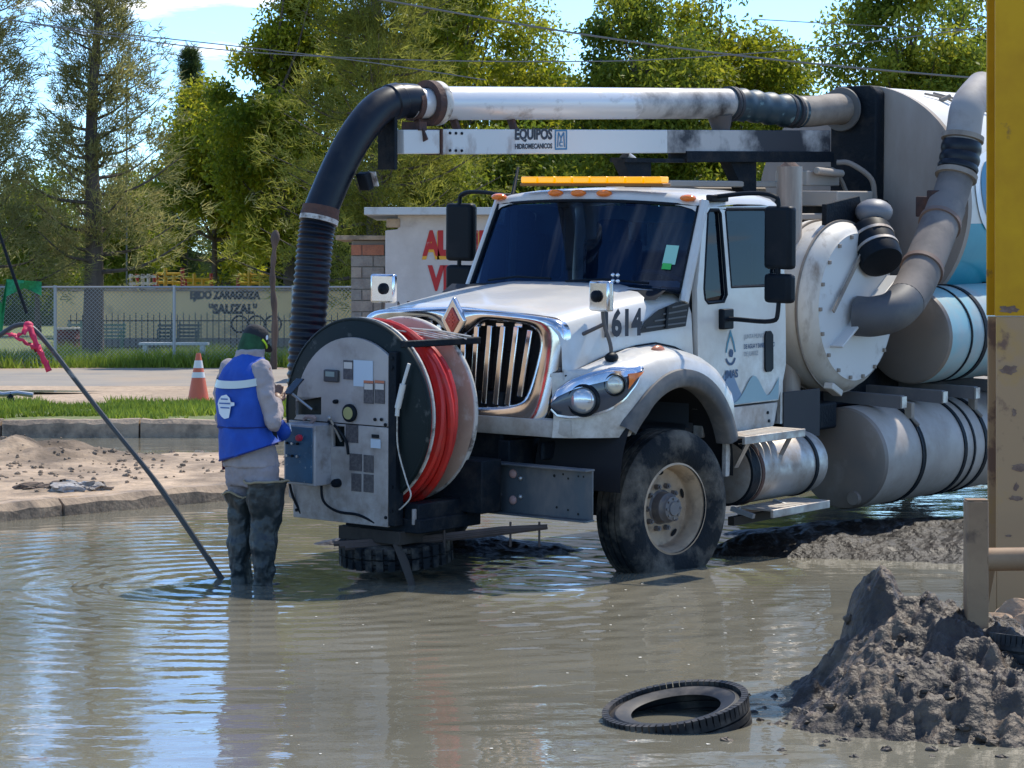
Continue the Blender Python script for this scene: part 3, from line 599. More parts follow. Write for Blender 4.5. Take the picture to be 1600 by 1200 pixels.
# hood side vents and unit number
for s in (1, -1):
    def sv(u, z): return s * (wh_(u) * 1.012 + .006)
    vl = [(.06, 1.67), (-.42, 1.70), (-.46, 1.86), (-.32, 1.865), (-.14, 1.82), (0, 1.75)]
    v = MB().plate([vl], lambda a, c: (a, sv(a, c), c), (0, -s * .004, 0)).build('hood_vent', mat('vent_black', (.018, .02, .022), .6), T, smooth=0)
    for k in range(4):
        z = 1.705 + k * .042; u0 = .0 - k * .09; MB().bar((u0, sv(u0, 0) + s * .003, z), (-.41 - .008 * k, sv(-.41, 0) + s * .003, z + .02), .010, .010).build('vent_slat', mat('vent_grey', (.10, .105, .11), .5), v, smooth=0)
    MB().bar((-.2, sv(-.2, 0) + s * .011, 1.695), (-.22, sv(-.2, 0) + s * .011, 1.835), .012, .022).build('vent_post', M_BLACK, v, smooth=0)
    ux = Vector((-1, (wh_(.1) - wh_(.5)) * -2.2 * 0 + .118, 0)).normalized() if s > 0 else Vector((1, .118, 0)).normalized()
    o = Vector((.43, wh_(.43) * 1.01 + .008, 1.655)) if s > 0 else Vector((.10, -wh_(.10) * 1.01 - .008, 1.655))
    lettering('unit_number', '1614', .235, o, ux, Z_, M_BLACKINK, T, bold=.010, width=.37)
for s in (1, -1): MB().tube([(u, s * (wh_(u) * 1.02 + .002), ztf(u) + .055 * min(1, .95 - u)) for u in (.84, .7, .5, .3, .1, -.1, -.3, -.45)], .006, 5).build('hood_seam', M_BLACK, T)
# cab
def cv(z): return interp(z, (.9, 1.3, 1.9, 2.55), (.975, .985, .975, .925))
roof = []
for u, z, k in ((-.60, 2.545, .96), (-.615, 2.585, .985), (-.66, 2.612, 1), (-.8, 2.628, 1), (-1.1, 2.64, 1), (-1.4, 2.635, 1), (-1.6, 2.615, 1), (-1.68, 2.58, .985), (-1.71, 2.53, .97)):
    H_ = [(0, z), (.3, z - .003), (.6, z - .014), (.78, z - .032), (.87, z - .055), (.915, z - .085), (.928, z - .115)]
    du = lambda a: -.075 * (abs(a) / .93) ** 2.2 if u > -.9 else 0
    roof.append([Vector((u + du(a), -a * k, c)) for a, c in reversed(H_[1:])] + [Vector((u + du(a), a * k, c)) for a, c in H_])
MB().loft(roof, False, False).build('cab_roof', M_WHITE, T, smooth=50)
b = MB(); b.plate([[(-.93, .95), (.93, .95), (.93, 2.50), (-.93, 2.50)], [(-.55, 1.95), (-.55, 2.38), (.55, 2.38), (.55, 1.95)]], lambda a, c: (-1.70, a, c), (.03, 0, 0)); b.build('cab_back_wall', M_WHITE, T)
MB().plate([[(-.55, 1.95), (-.55, 2.38), (.55, 2.38), (.55, 1.95)]], lambda a, c: (-1.685, a, c)).build('rear_window', M_GLASS2, T, smooth=0)
b = MB().box((-1.1, 0, 1.0), (1.2, 1.8, .06)); b.plate([[(-.93, 1.0), (.93, 1.0), (.93, 1.88), (-.93, 1.88)]], lambda a, c: (-.50, a, c)); b.box((-.62, 0, 1.85), (.36, 1.8, .14)); b.build('dashboard', mat('dark_interior', (.05, .055, .065), .7), T)
for s in (1, -1):
    b = MB().box((-1.35, s * .48, 1.42), (.5, .5, .16)); b.box((-1.56, s * .48, 1.85), (.14, .48, .8)); b.box((-1.56, s * .48, 2.3), (.1, .26, .2)); b.build('cab_seat', mat('grey_seat', (.14, .15, .17), .8), T, bevel=.04)
b = MB(); cS = Vector((-.86, .48, 1.93)); xs_, ys_, _ = basis(Vector((-.55, 0, .84))); b.tube([cS + (xs_ * math.cos(a) + ys_ * math.sin(a)) * .23 for a in [k * math.pi / 16 for k in range(32)]], .016, 8, closed=True); b.cyl(cS, cS + Vector((.25, 0, -.3)), .03); b.bar(cS - xs_ * .22, cS + xs_ * .22, .03, .02); b.build('steering_wheel', mat('dark_interior', (.05, .055, .065), .7), T)
def wsp(f, g):      # f across -1..1, g up 0..1
    bu = -.30 - .13 * abs(f) ** 2.2; tu = -.60 - .10 * abs(f) ** 2.2; bz = 1.955 - .025 * abs(f) ** 2; tz_ = 2.545 - .035 * abs(f) ** 2
    return Vector((bu + (tu - bu) * g, f * (.925 + (.885 - .925) * g), bz + (tz_ - bz) * g))
gl = [-1 + .1 * i for i in range(21)]
MB().loft([[wsp(f, g) for f in gl] for g in (0, .25, .5, .75, 1)], False, False).build('windscreen', M_GLASS, T, smooth=60)
b = MB()
for s in (1, -1): MB().tube([wsp(s * 1.0, g) + Vector((-.012, s * .012, 0)) for g in (-.12, 0, .25, .5, .75, 1, 1.06)], .036, 8).build('windscreen_pillar', M_WHITE, T)
b = MB(); b.tube([wsp(f, 0) + Vector((.004, 0, .0)) for f in gl], .014, 6); b.tube([wsp(f, 1) + Vector((.006, 0, 0)) for f in gl], .012, 6)
for s in (1, -1): b.tube([wsp(s * .985, g) + Vector((.012, 0, 0)) for g in (0, .5, 1)], .012, 6)
b.build('windscreen_seal', M_BLACK, T)
rr = []
for f in gl: q = wsp(f, 0); rr.append([q + Vector((-.02, 0, .005)), q + Vector((.05, 0, -.012)), Vector((-.22, q.y, zt(-.22) - .03)), Vector((-.1, q.y, zt(-.1) - .08))])
MB().loft(rr, False, False).build('cowl_panel', M_BLACK, T)
b = MB()
for v0, v1 in ((.05, .75), (-.75, -.1)):
    p0 = wsp(v0, .02) + Vector((.03, 0, .02)); p1 = wsp(v1, .06) + Vector((.03, 0, .01)); b.tube([p0, (p0 + p1) / 2 + Vector((.03, 0, .02)), p1], .009, 6)
b.build('wiper', M_BLACK, T)
st = MB().plate([[(.80, .30), (.90, .30), (.90, .52), (.80, .52)]], lambda f, g: wsp(f, g) + Vector((.006, 0, .003)), None).build('windscreen_sticker', mat('pale_green_sticker', (.30, .58, .46), .5), T, smooth=0)
MB().plate([[(.805, .24), (.875, .24), (.875, .31), (.805, .31)]], lambda f, g: wsp(f, g) + Vector((.008, 0, .003)), None).build('sticker_foot', mat('green_sticker', (.05, .45, .08), .5), st, smooth=0)
# little toys on cowl skipped: small lamp pair
b = MB(); q = wsp(.52, .0) + Vector((.07, 0, .05))
for dy in (-.02, .02):
    for dz in (0, .04): b.ell(q + Vector((0, dy, dz)), (.014, .016, .016), None, 8, 6)
b.build('washer_nozzle_cluster', M_CHROME, T)
# doors
do = [(-.53, 1.13), (-.53, 1.95), (-.545, 2.0), (-.665, 2.47), (-.70, 2.505), (-1.56, 2.515), (-1.63, 2.48), (-1.655, 2.40), (-1.655, 1.38), (-1.60, 1.22), (-1.56, 1.13)]
v1 = [(-.625, 1.875), (-.615, 1.95), (-.715, 2.46), (-.745, 2.485), (-.85, 2.485), (-.875, 2.46), (-.895, 1.90), (-.86, 1.855), (-.66, 1.85)]
v2 = [(-.955, 1.95), (-.935, 2.47), (-.95, 2.49), (-1.50, 2.49), (-1.53, 2.465), (-1.545, 1.97), (-1.52, 1.95)]
for s in (1, -1):
    P = lambda a, c: (a, s * cv(c), c)
    d = MB()
    mid = lambda lp: [q for i in range(len(lp)) for q in ([lp[i]] + [((lp[i][0] * (3 - k) + lp[(i + 1) % len(lp)][0] * k) / 3, (lp[i][1] * (3 - k) + lp[(i + 1) % len(lp)][1] * k) / 3) for k in (1, 2)])]
    d.plate([mid(do), v1, v2], P, (0, -s * .045, 0)); d = d.build('door', M_WHITE, T, smooth=25, bevel=.008)
    for nm, lp in (('vent_window', v1), ('door_window', v2)):
        g = MB().plate([lp], lambda a, c: (a, s * (cv(c) - .022), c)).build(nm, M_GLASS2, d, smooth=0)
        b = MB(); b.tube([Vector((a, s * (cv(c) - .006), c)) for a, c in lp], .013, 6, closed=True); b.build('window_seal', M_BLACK, d)
    b = MB().plate([[(-1.47, 1.36), (-1.47, 1.60), (-1.44, 1.63), (-1.38, 1.63), (-1.36, 1.60), (-1.36, 1.36), (-1.38, 1.34), (-1.44, 1.34)]], lambda a, c: (a, s * (cv(c) + .002), c), (0, s * .012, 0)).build('handle', M_BLACK, d, bevel=.004)
    MB().box((-1.415, s * (cv(1.48) + .022), 1.48), (.035, .018, .18)).build('handle_grip', mat('dark_grey_plastic', (.05, .05, .055), .5), d, bevel=.006) if False else None
    # water agency logo and wave stripes on the door
    off = .004; Q = lambda a, c: (a, s * (cv(c) + off), c)
    cu = -.93
    ob = [(0, .16), (.045, .07), (.066, .0), (.05, .0), (.03, .06), (0, .115), (-.03, .06), (-.05, .0), (-.066, .0), (-.045, .07)]
    mk = mat('logo_navy', (.02, .06, .14), .5); mk2 = mat('logo_teal', (.05, .22, .30), .5)
    MB().plate([[(cu + a, 1.50 + c) for a, c in ob]], Q).build('logo_drop', mk2, d, smooth=0)
    arc = [(math.cos(a) * .066, math.sin(a) * .066) for a in [rad(195 + 150 * k / 10) for k in range(11)]]; arc2 = [(x * .72, y * .72) for x, y in reversed(arc)]
    MB().plate([[(cu + a, 1.475 + c) for a, c in arc + arc2]], Q).build('logo_arc', mk, d, smooth=0)
    MB().plate([[(cu - .02 + a * 1.2, 1.495 + c) for a, c in [(0, -.03), (.03, -.025), (.036, .005), (.018, .03), (-.004, .022), (-.012, .0)]]], Q).build('logo_map', mk, d, smooth=0)
    xd = Vector((-1, 0, 0)) if s > 0 else X_
    def tx(t, u0, z0, size, m_, wd, bo=0): lettering('door_lettering', t, size, Vector((u0 if s > 0 else u0 - wd, s * (cv(z0) + .005), z0)), xd, Z_, m_, d, bold=bo, width=wd)
    tx('JMAS', -.85, 1.305, .075, mk, .17, .003)
    mg = mat('logo_grey', (.25, .27, .29), .6)
    tx('JUNTA MUNICIPAL', -1.10, 1.575, .045, mg, .33); tx('DE AGUA Y SANEAMIENTO', -1.10, 1.515, .045, mk, .40, .001); tx('DE JUAREZ', -1.10, 1.455, .045, mg, .18)
    def wave(us_, zs): return [(u, z) for u, z in zip(us_, zs)]
    n_ = 24; U = np.linspace(-.60, -1.20, n_); Zt = 1.135 + .24 * np.exp(-((U + .90) / .15) ** 2)
    MB().plate([[(-.60, 1.135)] + [(float(a), float(c)) for a, c in zip(U, Zt)] + [(-1.20, 1.135)]], Q).build('wave_stripe', mat('wave_blue', (.16, .25, .36), .45), d, smooth=0)
    U = np.linspace(-.86, -1.55, n_); Zt = 1.138 + .185 * np.exp(-((U + 1.22) / .14) ** 2) + .16 * np.clip((-U - 1.40) / .15, 0, 1) ** 1.2
    off = .006; MB().plate([[(-.86, 1.138)] + [(float(a), float(c)) for a, c in zip(U, Zt)] + [(-1.55, 1.138)]], lambda a, c: (a, s * (cv(c) + .007), c)).build('wave_stripe', mat('wave_teal', (.24, .38, .42), .45), d, smooth=0)
    b = MB(); b.plate([[(-.60, .93), (-.60, 1.115), (-1.56, 1.115), (-1.52, .96), (-1.47, .93)]], P, (0, -s * .08, 0)); b.build('cab_sill', M_WHITED, T, bevel=.008)
    for u, z in ((-1.42, 1.05), (-1.44, .99)): MB().cyl((u, s * cv(z) - .002, z), (u, s * (cv(z) + .008), z), .012, n=8).build('sill_bolt', M_BLACK, T)
    # west coast mirrors
    vb = cv(1.75); m_ = MB()
    m_.tube(smoothpath([(-.84, s * (vb + .01), 1.735), (-.86, s * (vb + .10), 1.735), (-.88, s * (vb + .36), 1.73), (-.88, s * (vb + .42), 1.80), (-.88, s * (vb + .42), 2.1), (-.88, s * (vb + .42), 2.50), (-.87, s * (vb + .38), 2.585), (-.85, s * (vb + .2), 2.60), (-.83, s * (vb - .07), 2.575)], 5), .016, 8)
    mr = m_.build('mirror_arm', M_BLACK, T)
    MB().box((-.85, s * (vb + .02), 1.735), (.13, .05, .14)).build('mirror_bracket', M_BLACK, mr, bevel=.01)
    MB().box((-.85, s * (vb - .06), 2.565), (.22, .05, .05)).build('mirror_top_bracket', M_BLACK, mr, bevel=.01)
    rz = Matrix.Rotation(rad(-8 * s), 3, 'Z')
    for nm, z, hh, ww in (('mirror_housing', 2.30, .43, .235), ('mirror_housing', 1.955, .20, .23)):
        h = MB().box((-.90, s * (vb + .42), z), (.09, ww, hh), rz).build(nm, M_BLACK, mr, bevel=.03, seg=3)
        MB().box((-.948, s * (vb + .42) , z), (.006, ww * .84, hh * .86), rz).build('mirror_glass', mat('mirror_silver', (.7, .75, .8), .03, 1), mr)
# hood mounted mirrors
for s in (1, -1):
    hm = MB()
    bp_ = Vector((.50, s * 1.0, 1.535)); hd = Vector((.52, s * .93, 1.93)) ; bp2 = Vector((.66, s * .82, 1.66))
    hm.tube(smoothpath([bp_, (.50, s * .99, 1.62), (.515, s * .95, 1.75), (.52, s * .935, 1.90)], 4), .013, 8); hm.tube([bp2, (.60, s * .88, 1.70), (.515, s * .95, 1.75)], .013, 8)
    hm = hm.build('hood_mirror_arm', mat('bronze_grey_rod', (.12, .10, .09), .5, .5), T)
    MB().ell(bp_, (.055, .04, .035)).build('mirror_foot', M_BLACK, hm); MB().ell(bp2, (.03, .02, .025)).build('mirror_foot', M_BLACK, hm)
    MB().box(hd, (.055, .19, .20), Matrix.Rotation(rad(-12 * s), 3, 'Z')).build('mirror_head', M_CHROME, hm, bevel=.015); MB().ell(hd + Vector((.035, s * -.02, 0)), (.035, .035, .04)).build('mirror_knob', M_BLACK, hm)
# roof lamps
for v in (-.86, -.305, -.10, .125, .80): MB().ell((-.615 - .07 * (abs(v) / .93) ** 2.2, v, 2.595 - (.03 if abs(v) > .7 else 0)), (.05, .062, .026), Matrix.Rotation(rad(0), 3, 'Z'), 14, 8).build('roof_marker_lamp', M_ORANGE, T)
lb = MB().box((-.69, -.02, 2.655), (.10, 1.25, .022)).build('amber_light_bar', mat('bar_base', (.25, .10, .01), .5), T, bevel=.006)
M_AMB = mat('amber_lens', (.95, .42, .005), .25, 0, coat=.4, emit=((1, .42, .0), .35))  # slight emission stands in for sun glowing through the amber plastic
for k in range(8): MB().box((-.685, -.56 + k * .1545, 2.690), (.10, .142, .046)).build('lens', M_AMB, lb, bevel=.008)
b = MB().cyl((-.75, -.80, 2.55), (-.95, -.90, 2.78), .016, .010, 8); b.build('antenna', M_BLACK, T)
# front bumper channel
zb0, zb1 = .535, .855
b = MB(); b.plate([[(-1.2, zb0), (1.2, zb0), (1.2, zb1), (-1.2, zb1)]], lambda a, c: (.975, a, c), (-.012, 0, 0)); b.box((1.0, 0, zb1), (.10, 2.4, .012)); b.box((1.0, 0, zb0), (.10, 2.4, .012)); b.build('steel_bumper', mat('blue_grey_steel', (.075, .09, .105), .45, .3, dirt=(.19, .175, .165), dirt_lo=.46, dirt_hi=.66, dirt_scale=3.2, stretch=(1, 1, .4)), T, bevel=.003)
M_PINK = mat('faded_red_bolt', (.36, .22, .20), .6)
for v, z in ((.42, .79), (.57, .79), (.42, .62), (.57, .62)): MB().ell((.98, v, z), (.014, .030, .030), None, 14, 8).build('bumper_bolt', M_PINK, T)
for v, z in ((.63, .765), (.63, .645)): MB().ell((.98, v, z), (.012, .016, .016), None, 10, 6).build('bumper_bolt', M_STEEL, T)
hk = MB(); hk.tube([(.99, .48 + .05 * math.sin(a), .71 + .06 * math.cos(a)) for a in [rad(-10 - 170 * k / 10) for k in range(11)]], .013, 8); hk.build('tow_hook', mat('blue_grey_steel', (.1, .1, .1)), T)
hole = mat('black_hole', (.005, .005, .005), .9)
for v, z in ((.90, .80), (.97, .815), (1.01, .79), (.92, .60), (1.01, .59), (1.09, .81), (1.13, .81), (1.09, .57)): MB().disc((.9765, v, z), X_, random.uniform(.006, .011), 8).build('bumper_hole', hole, T, smooth=0)
# ------------------------------------------------------------------ hose reel on the nose
RC = Vector((0, -.118, 1.19)); U0, U1 = 1.22, 1.70
M_FLB = mat('black_worn_flange', (.006, .013, .014), .5, 0, spec=.2, dirt=(.13, .13, .12), dirt_lo=.60, dirt_hi=.72, dirt_scale=7)
M_FLT = mat('tan_flange', (.50, .37, .27), .7, 0, col2=(.40, .29, .21), scale=3, dirt=(.58, .52, .44), dirt_lo=.55, dirt_hi=.7, dirt_scale=8)
M_EDGE = mat('worn_pale_edge', (.55, .51, .45), .6, dirt=(.15, .12, .1), dirt_lo=.5, dirt_hi=.65, dirt_scale=12)
def flange(u, name, m, th=.03, r=.60):
    b = MB(); b.lathe([(.10, 0), (r - .015, 0), (r, .008), (r, th - .008), (r - .015, th), (.10, th)], RC + X_ * u, X_, 72); f = b.build(name, m, T, smooth=40)
    b = MB(); b.lathe([(r - .006 + .013 * math.cos(a), th / 2 + .019 * math.sin(a)) for a in [k * math.pi / 5 for k in range(10)]], RC + X_ * u, X_, 72, True); b.build('flange_rim', M_EDGE if name == 'rear_flange' else M_FLB, f); return f
flange(U0, 'rear_flange', M_FLT, .04, .595); ff = flange(U1, 'front_flange', M_FLB, .03, .605)
b = MB(); b.lathe([(.600, -.035), (.612, -.03), (.612, -.015), (.600, -.012)], RC + X_ * U1, X_, 72, True); b.build('pale_lip', M_EDGE, ff)
MB().lathe([(.26, 0), (.26, U1 - U0)], RC + X_ * U0, X_, 40).build('reel_drum', M_FLB, T)
M_RED = mat('red_hose', (.62, .030, .02), .42, 0, col2=(.46, .02, .02), scale=4, dirt=(.30, .07, .05), dirt_lo=.55, dirt_hi=.75, dirt_scale=5)
def coil(r0, r1, n, ua, ub, ph, wob, rt=.027):
    P = []
    for k in range(n * 40 + 1):
        t = k / 40; a = t * 2 * math.pi + ph; f = t / n; r = r0 + (r1 - r0) * f + wob * math.sin(a * .5 + ph) * math.sin(t * 2.3); tri = abs((f * 2) % 2 - 1)
        sag = .06 * max(0, -math.sin(a)) * (r0 > .4)
        P.append(RC + X_ * (ub + (ua - ub) * tri + .02 * math.sin(t * 5.1)) + Y_ * math.cos(a) * (r + sag * .4) + Z_ * math.sin(a) * (r + sag))
    return P
for a_ in ((.38, .39, 7, U0 + .10, U1 - .03, 0, .004), (.43, .44, 7, U0 + .11, U1 - .03, 1, .006), (.48, .485, 6, U0 + .13, U1 - .03, 2.2, .010), (.53, .54, 4, U0 + .15, U1 - .035, .5, .012), (.565, .545, 2, U0 + .12, U1 - .06, 3.9, .018)):
    MB().tube(coil(*a_), .0265, 8).build('red_hose_coil', M_RED, T)
# control panel (an arch-topped sheet) in front of the flange
def PV(x, y): return (-.713 + (x - 447) * .00541, 1.787 - (y - 500) * .00407 + (x - 565) * .0003)
M_PANEL = mat('grey_panel_sheet', (.42, .385, .365), .5, .1, zmud=(.45, 1.0, (.20, .16, .13)), col2=(.34, .305, .285), scale=3, dirt=(.20, .165, .14), dirt_lo=.54, dirt_hi=.8, dirt_scale=4)
pu = 1.765; rp_ = .485
arc = []
for k in range(25):
    a = rad(52 + (185 - 52) * k / 24); arc.append((RC.y + rp_ * math.cos(a), RC.z + rp_ * math.sin(a)))
up = [(.185, 1.125)] + [(.185, arc[0][1])] + [p for p in arc if p[0] < .18] + [(-.62, 1.125)]
cut = [PV(467, 620), PV(508, 620), PV(508, 648), PV(467, 648)]
pn = MB().plate([up, cut], lambda a, c: (pu, a, c), (-.025, 0, 0)).build('control_panel', M_PANEL, T, bevel=.003)
cut2 = [PV(528, 666), PV(546, 666), PV(546, 698), PV(528, 698)]
pl = MB().plate([[(.19, 1.118), (.19, .49), (-.62, .49), (-.62, .60), (-.66, .62), (-.66, 1.118)], cut2], lambda a, c: (pu + .006, a, c), (-.025, 0, 0)).build('lower_panel', M_PANEL, T, bevel=.003)
MB().plate([[(.185, 1.74 - .25), (.185, .50), (-.64, .50), (-.64, 1.3), (-.4, 1.55)]], lambda a, c: (pu - .045, a, c), (-.008, 0, 0)).build('panel_backing', mat('black_hole', (.005, .005, .005), .9), T)
def rect(name, x0, y0, x1, y1, m, par, du=.002, th=.004, bev=0):
    a = PV(x0, y0); c = PV(x1, y1); uu = pu + (.006 if par is pl else 0) + du
    return MB().box((uu + th / 2, (a[0] + c[0]) / 2, (a[1] + c[1]) / 2), (th, abs(c[0] - a[0]), abs(c[1] - a[1]))).build(name, m, par, smooth=0 if not bev else 30, bevel=bev)
M_STK = mat('dark_sticker', (.06, .055, .06), .5, col2=(.11, .10, .10), scale=60); M_PAP = mat('pale_blue_paper', (.48, .55, .62), .8); M_HDR = mat('orange_red_header', (.48, .16, .08), .6); M_CRM = mat('cream_sticker', (.55, .50, .45), .7)
rect('meter', 516, 576, 538, 597, mat('dark_grey_plastic', (.05, .05, .055), .5), pn, 0, .03, .008); rect('meter_screen', 520, 579, 534, 588, mat('lcd_grey', (.25, .30, .27), .3), pn, .03, .002)
rect('sticker', 544, 562, 559, 593, M_STK, pn); rect('sticker_picture', 545, 565, 558, 576, M_CRM, pn, .006, .001); rect('paper_notice', 560, 562, 590, 605, M_PAP, pn)
for x in (576, 593): rect('sticker', x, 594, x + 15, 631, M_STK, pn); rect('sticker_header', x, 594, x + 15, 599, M_HDR, pn, .006, .001); rect('sticker_picture', x + 1, 599, x + 14, 609, M_CRM, pn, .006, .001)
for x0, y0, x1, y1 in ((549, 663, 568, 692), (555, 708, 574, 736), (577, 710, 592, 738), (558, 739, 573, 768), (577, 740, 592, 769)): rect('sticker', x0, y0, x1, y1, M_STK, pl)
rect('switch_plate', 590, 678, 600, 684, M_BLACK, pl, 0, .01); rect('paper_notice', 588, 685, 603, 700, M_PAP, pl)
def knob(name, x, y, r, m, par, d=.03, n=16): a = PV(x, y); return MB().lathe([(0, d), (r * .8, d), (r, d * .7), (r, 0)], (pu + .006, a[0], a[1]), X_, n).build(name, m, par)
knob('gauge_ring', 555, 645, .058, M_BLACK, pn, .02, 24); a = PV(555, 645); MB().disc((pu + .028, a[0], a[1]), X_, .040, 24).build('gauge_face', mat('gauge_yellow', (.36, .34, .14), .4), pn, smooth=0)
knob('button', 534, 627, .014, M_BLACK, pn); knob('button', 462, 603, .012, M_BLACK, pn); knob('valve_knob', 537, 755, .028, M_BLACK, pl, .05)
for x, y in ((604, 655), (594, 655), (468, 665), (610, 663), (611, 812 - 5), (470, 800)): knob('panel_bolt', x, y, .011, M_BLACK, pl if y > 660 else pn, .01, 8)
def lever(x0, y0, x1, y1, par): a = PV(x0, y0); c = PV(x1, y1); b = MB(); b.cyl((pu - .02, *a), (pu + .06, *c), .009, n=8); b.ell((pu + .065, *c), (.016, .016, .016), None, 10, 6); b.build('lever', M_STEEL, par)
lever(490, 640, 468, 611, pn); lever(537, 690, 532, 652, pl)
b = MB(); b.tube(smoothpath([(pu + .03, *PV(486, 655)), (pu + .07, *PV(498, 650)), (pu + .06, *PV(508, 652)), (pu + .05, *PV(500, 661))], 5), .014, 6); b.build('rag_on_box', mat('pinkish_rag', (.38, .27, .24), .9), T)
# blue faced control box
cb = MB().box((1.845, -.425, .92), (.16, .27, .39)).build('control_box', mat('grey_box', (.42, .41, .42), .5, .2, dirt=(.2, .17, .15), dirt_lo=.52, dirt_hi=.7, dirt_scale=6), T, bevel=.008)
MB().box((1.928, -.425, .92), (.008, .235, .355)).build('box_face', mat('scratched_blue_face', (.03, .11, .20), .5, 0, col2=(.02, .07, .13), scale=6, dirt=(.25, .30, .33), dirt_lo=.62, dirt_hi=.68, dirt_scale=25), cb, bevel=.004)
MB().lathe([(0, .03), (.018, .028), (.022, .015), (.022, 0)], (1.932, -.41, 1.03), X_, 14).build('stop_button', mat('stop_red', (.55, .03, .06), .4), cb)
for k in range(6): MB().cyl((1.93, -.52 + .045 * (k % 3), .99 - .08 * (k // 3)), (1.945, -.52 + .045 * (k % 3), .99 - .08 * (k // 3)), .009, n=8).build('box_switch', M_STEEL if k % 2 else M_BLACK, cb)
for P in ([(1.79, -.36, .74), (1.80, -.33, .62), (1.79, -.22, .56), (1.78, -.05, .55), (1.76, .10, .50)], [(1.78, -.60, 1.05), (1.80, -.63, .85), (1.79, -.62, .66), (1.76, -.55, .50)], [(1.79, -.30, 1.13), (1.80, -.22, 1.10), (1.79, -.15, 1.02), (1.775, -.14, .93)]): MB().tube(smoothpath([Vector(p) for p in P], 5), .009, 6).build('panel_cable', M_BLACK, T)
# post, guide bar, guide wires, sensor
MB().box((1.735, .225, 1.05), (.08, .06, 1.10)).build('reel_post', M_DARK, T, bevel=.006)
for z in (.6, .75, 1.5, 1.56): MB().cyl((1.776, .225, z), (1.784, .225, z), .012, n=8).build('post_bolt', M_BLACK, T)
b = MB().bar((1.74, .28, 1.645), (1.05, .34, 1.645), .045, .045); b.build('hose_guide_bar', M_DARK, T, bevel=.008)
b = MB(); wr = M_EDGE
for k in range(4): b.tube([(1.71 - .03 * k, -.12 + .02 * k, 1.745), (1.55 - .08 * k, .12, 1.715), (1.35 - .05 * k, .30 + .02 * k, 1.66)], .006, 5)
b.tube([(1.55, .02, 1.74), (1.30, .22, 1.71), (1.12, .33, 1.67)], .007, 5); b.build('guide_wire', wr, T)
b = MB().cyl((1.77, .36, 1.53), (1.78, .32, 1.40), .011, n=8).cyl((1.78, .32, 1.40), (1.79, .285, 1.25), .020, n=10).cyl((1.79, .285, 1.25), (1.79, .28, 1.20), .014, n=8); b.build('level_sensor', mat('pale_plastic', (.6, .58, .54), .5), T)
MB().tube(smoothpath([(1.79, .28, 1.20), (1.77, .27, 1.0), (1.76, .33, .8), (1.75, .36, .70), (1.74, .28, .62), (1.74, .24, .60)], 5), .005, 5).build('sensor_cable', M_EDGE, T)
# reel cradle and front frame under it
b = MB().box((1.38, .07, .50), (.62, .62, .09)); b.box((1.40, .30, .58), (.55, .12, .12)); b.box((1.15, .28, .72), (.20, .5, .34)); b.box((1.15, -.4, .72), (.20, .3, .34)); b.box((1.12, -.1, 1.1), (.10, .16, .9)); b.build('reel_cradle', M_DARK, T, bevel=.008)
b = MB().box((1.45, .335, .56), (.50, .02, .10)); b.build('cradle_side_plate', M_PANEL, T, bevel=.004); MB().box((1.32, .348, .565), (.06, .01, .04)).build('cradle_slot', M_BLACK, T)
b = MB().box((1.46, .0, .42), (.55, .52, .085)); b.build('skid_plate', mat('brown_grey_steel', (.055, .047, .04), .8, spec=.2, dirt=(.025, .022, .02), dirt_lo=.45, dirt_hi=.65), T, bevel=.006)
b = MB(); 
for k in range(3): b.tube([(1.9 - .02 * k, -.15 + .03 * k, .37 - .012 * k), (1.5, .25, .40 - .01 * k), (1.15, .62, .455 - .012 * k), (.98, .85, .47)], .018, 6)
for u, v in ((1.42, .36), (1.12, .66), (1.0, .8)): b.cyl((u, v, .34), (u, v, .50), .008, n=6)
b.build('suspended_pipe', mat('rusty_pipe', (.085, .06, .05), .8, dirt=(.04, .03, .026), dirt_lo=.45, dirt_hi=.7), T)
b = tyre_mb(.35, .17, .15, 44, False)
bt = MB(); bt.v = [(v[0], v[2], v[1]) for v in b.v]; bt.f = b.f
for k in range(30):
    a = 2 * math.pi * k / 30
    for s in (-1, 1): bt.box((math.cos(a) * .35, math.sin(a) * .35, s * .038), (.035, .046, .066), Matrix.Rotation(a, 3, 'Z'))
bt.build('fender_tyre', M_RUBBER, T, loc=(1.47, .0, .30), rot=(0, rad(4), 0), smooth=35)
MB().tube([(1.72, .22, .38), (1.74, .30, .28), (1.76, .40, .10), (1.77, .43, .04)], [.03, .035, .025, .02], 8, sy=.5).build('hanging_strap', mat('brown_grey_steel', (.15, .13, .115), .7), T)
# ------------------------------------------------------------------ boom with suction pipe
def BV(u): return -.1 - .14 * (u + 3.9)
def B(u, z, dv=0.0): return Vector((u, BV(u) + dv, z))
M_PIPE = mat('scuffed_white_pipe', (.66, .65, .64), .3, .15, dirt=(.28, .24, .21), dirt_lo=.55, dirt_hi=.75, dirt_scale=5, stretch=(1, 1, 1.5), coat=.2)
M_SOOT = mat('sooty_pipe', (.52, .49, .46), .5, .1, col2=(.035, .03, .03), scale=1.6, lo=.36, hi=.52)
def Z1(u): return 3.215 - (u - .21) * .0265
def Z2(u): return 2.94 - (u - .62) * .0175
MB().cyl(B(.28, Z1(.28)), B(-1.7, Z1(-1.7)), .117, n=32, cap=False).build('boom_pipe', M_PIPE, T)
MB().cyl(B(-1.7, Z1(-1.7)), B(-2.80, Z1(-2.8)), .1172, n=32, cap=False).build('sooty_boom_pipe', M_SOOT, T)
dB = (B(1, Z1(1)) - B(0, Z1(0))).normalized()
MB().lathe([(.118, -.03), (.150, -.03), (.155, -.02), (.155, .02), (.150, .03), (.118, .03)], B(.26, Z1(.26)), dB, 36).build('pale_pipe_flange', M_EDGE, T)
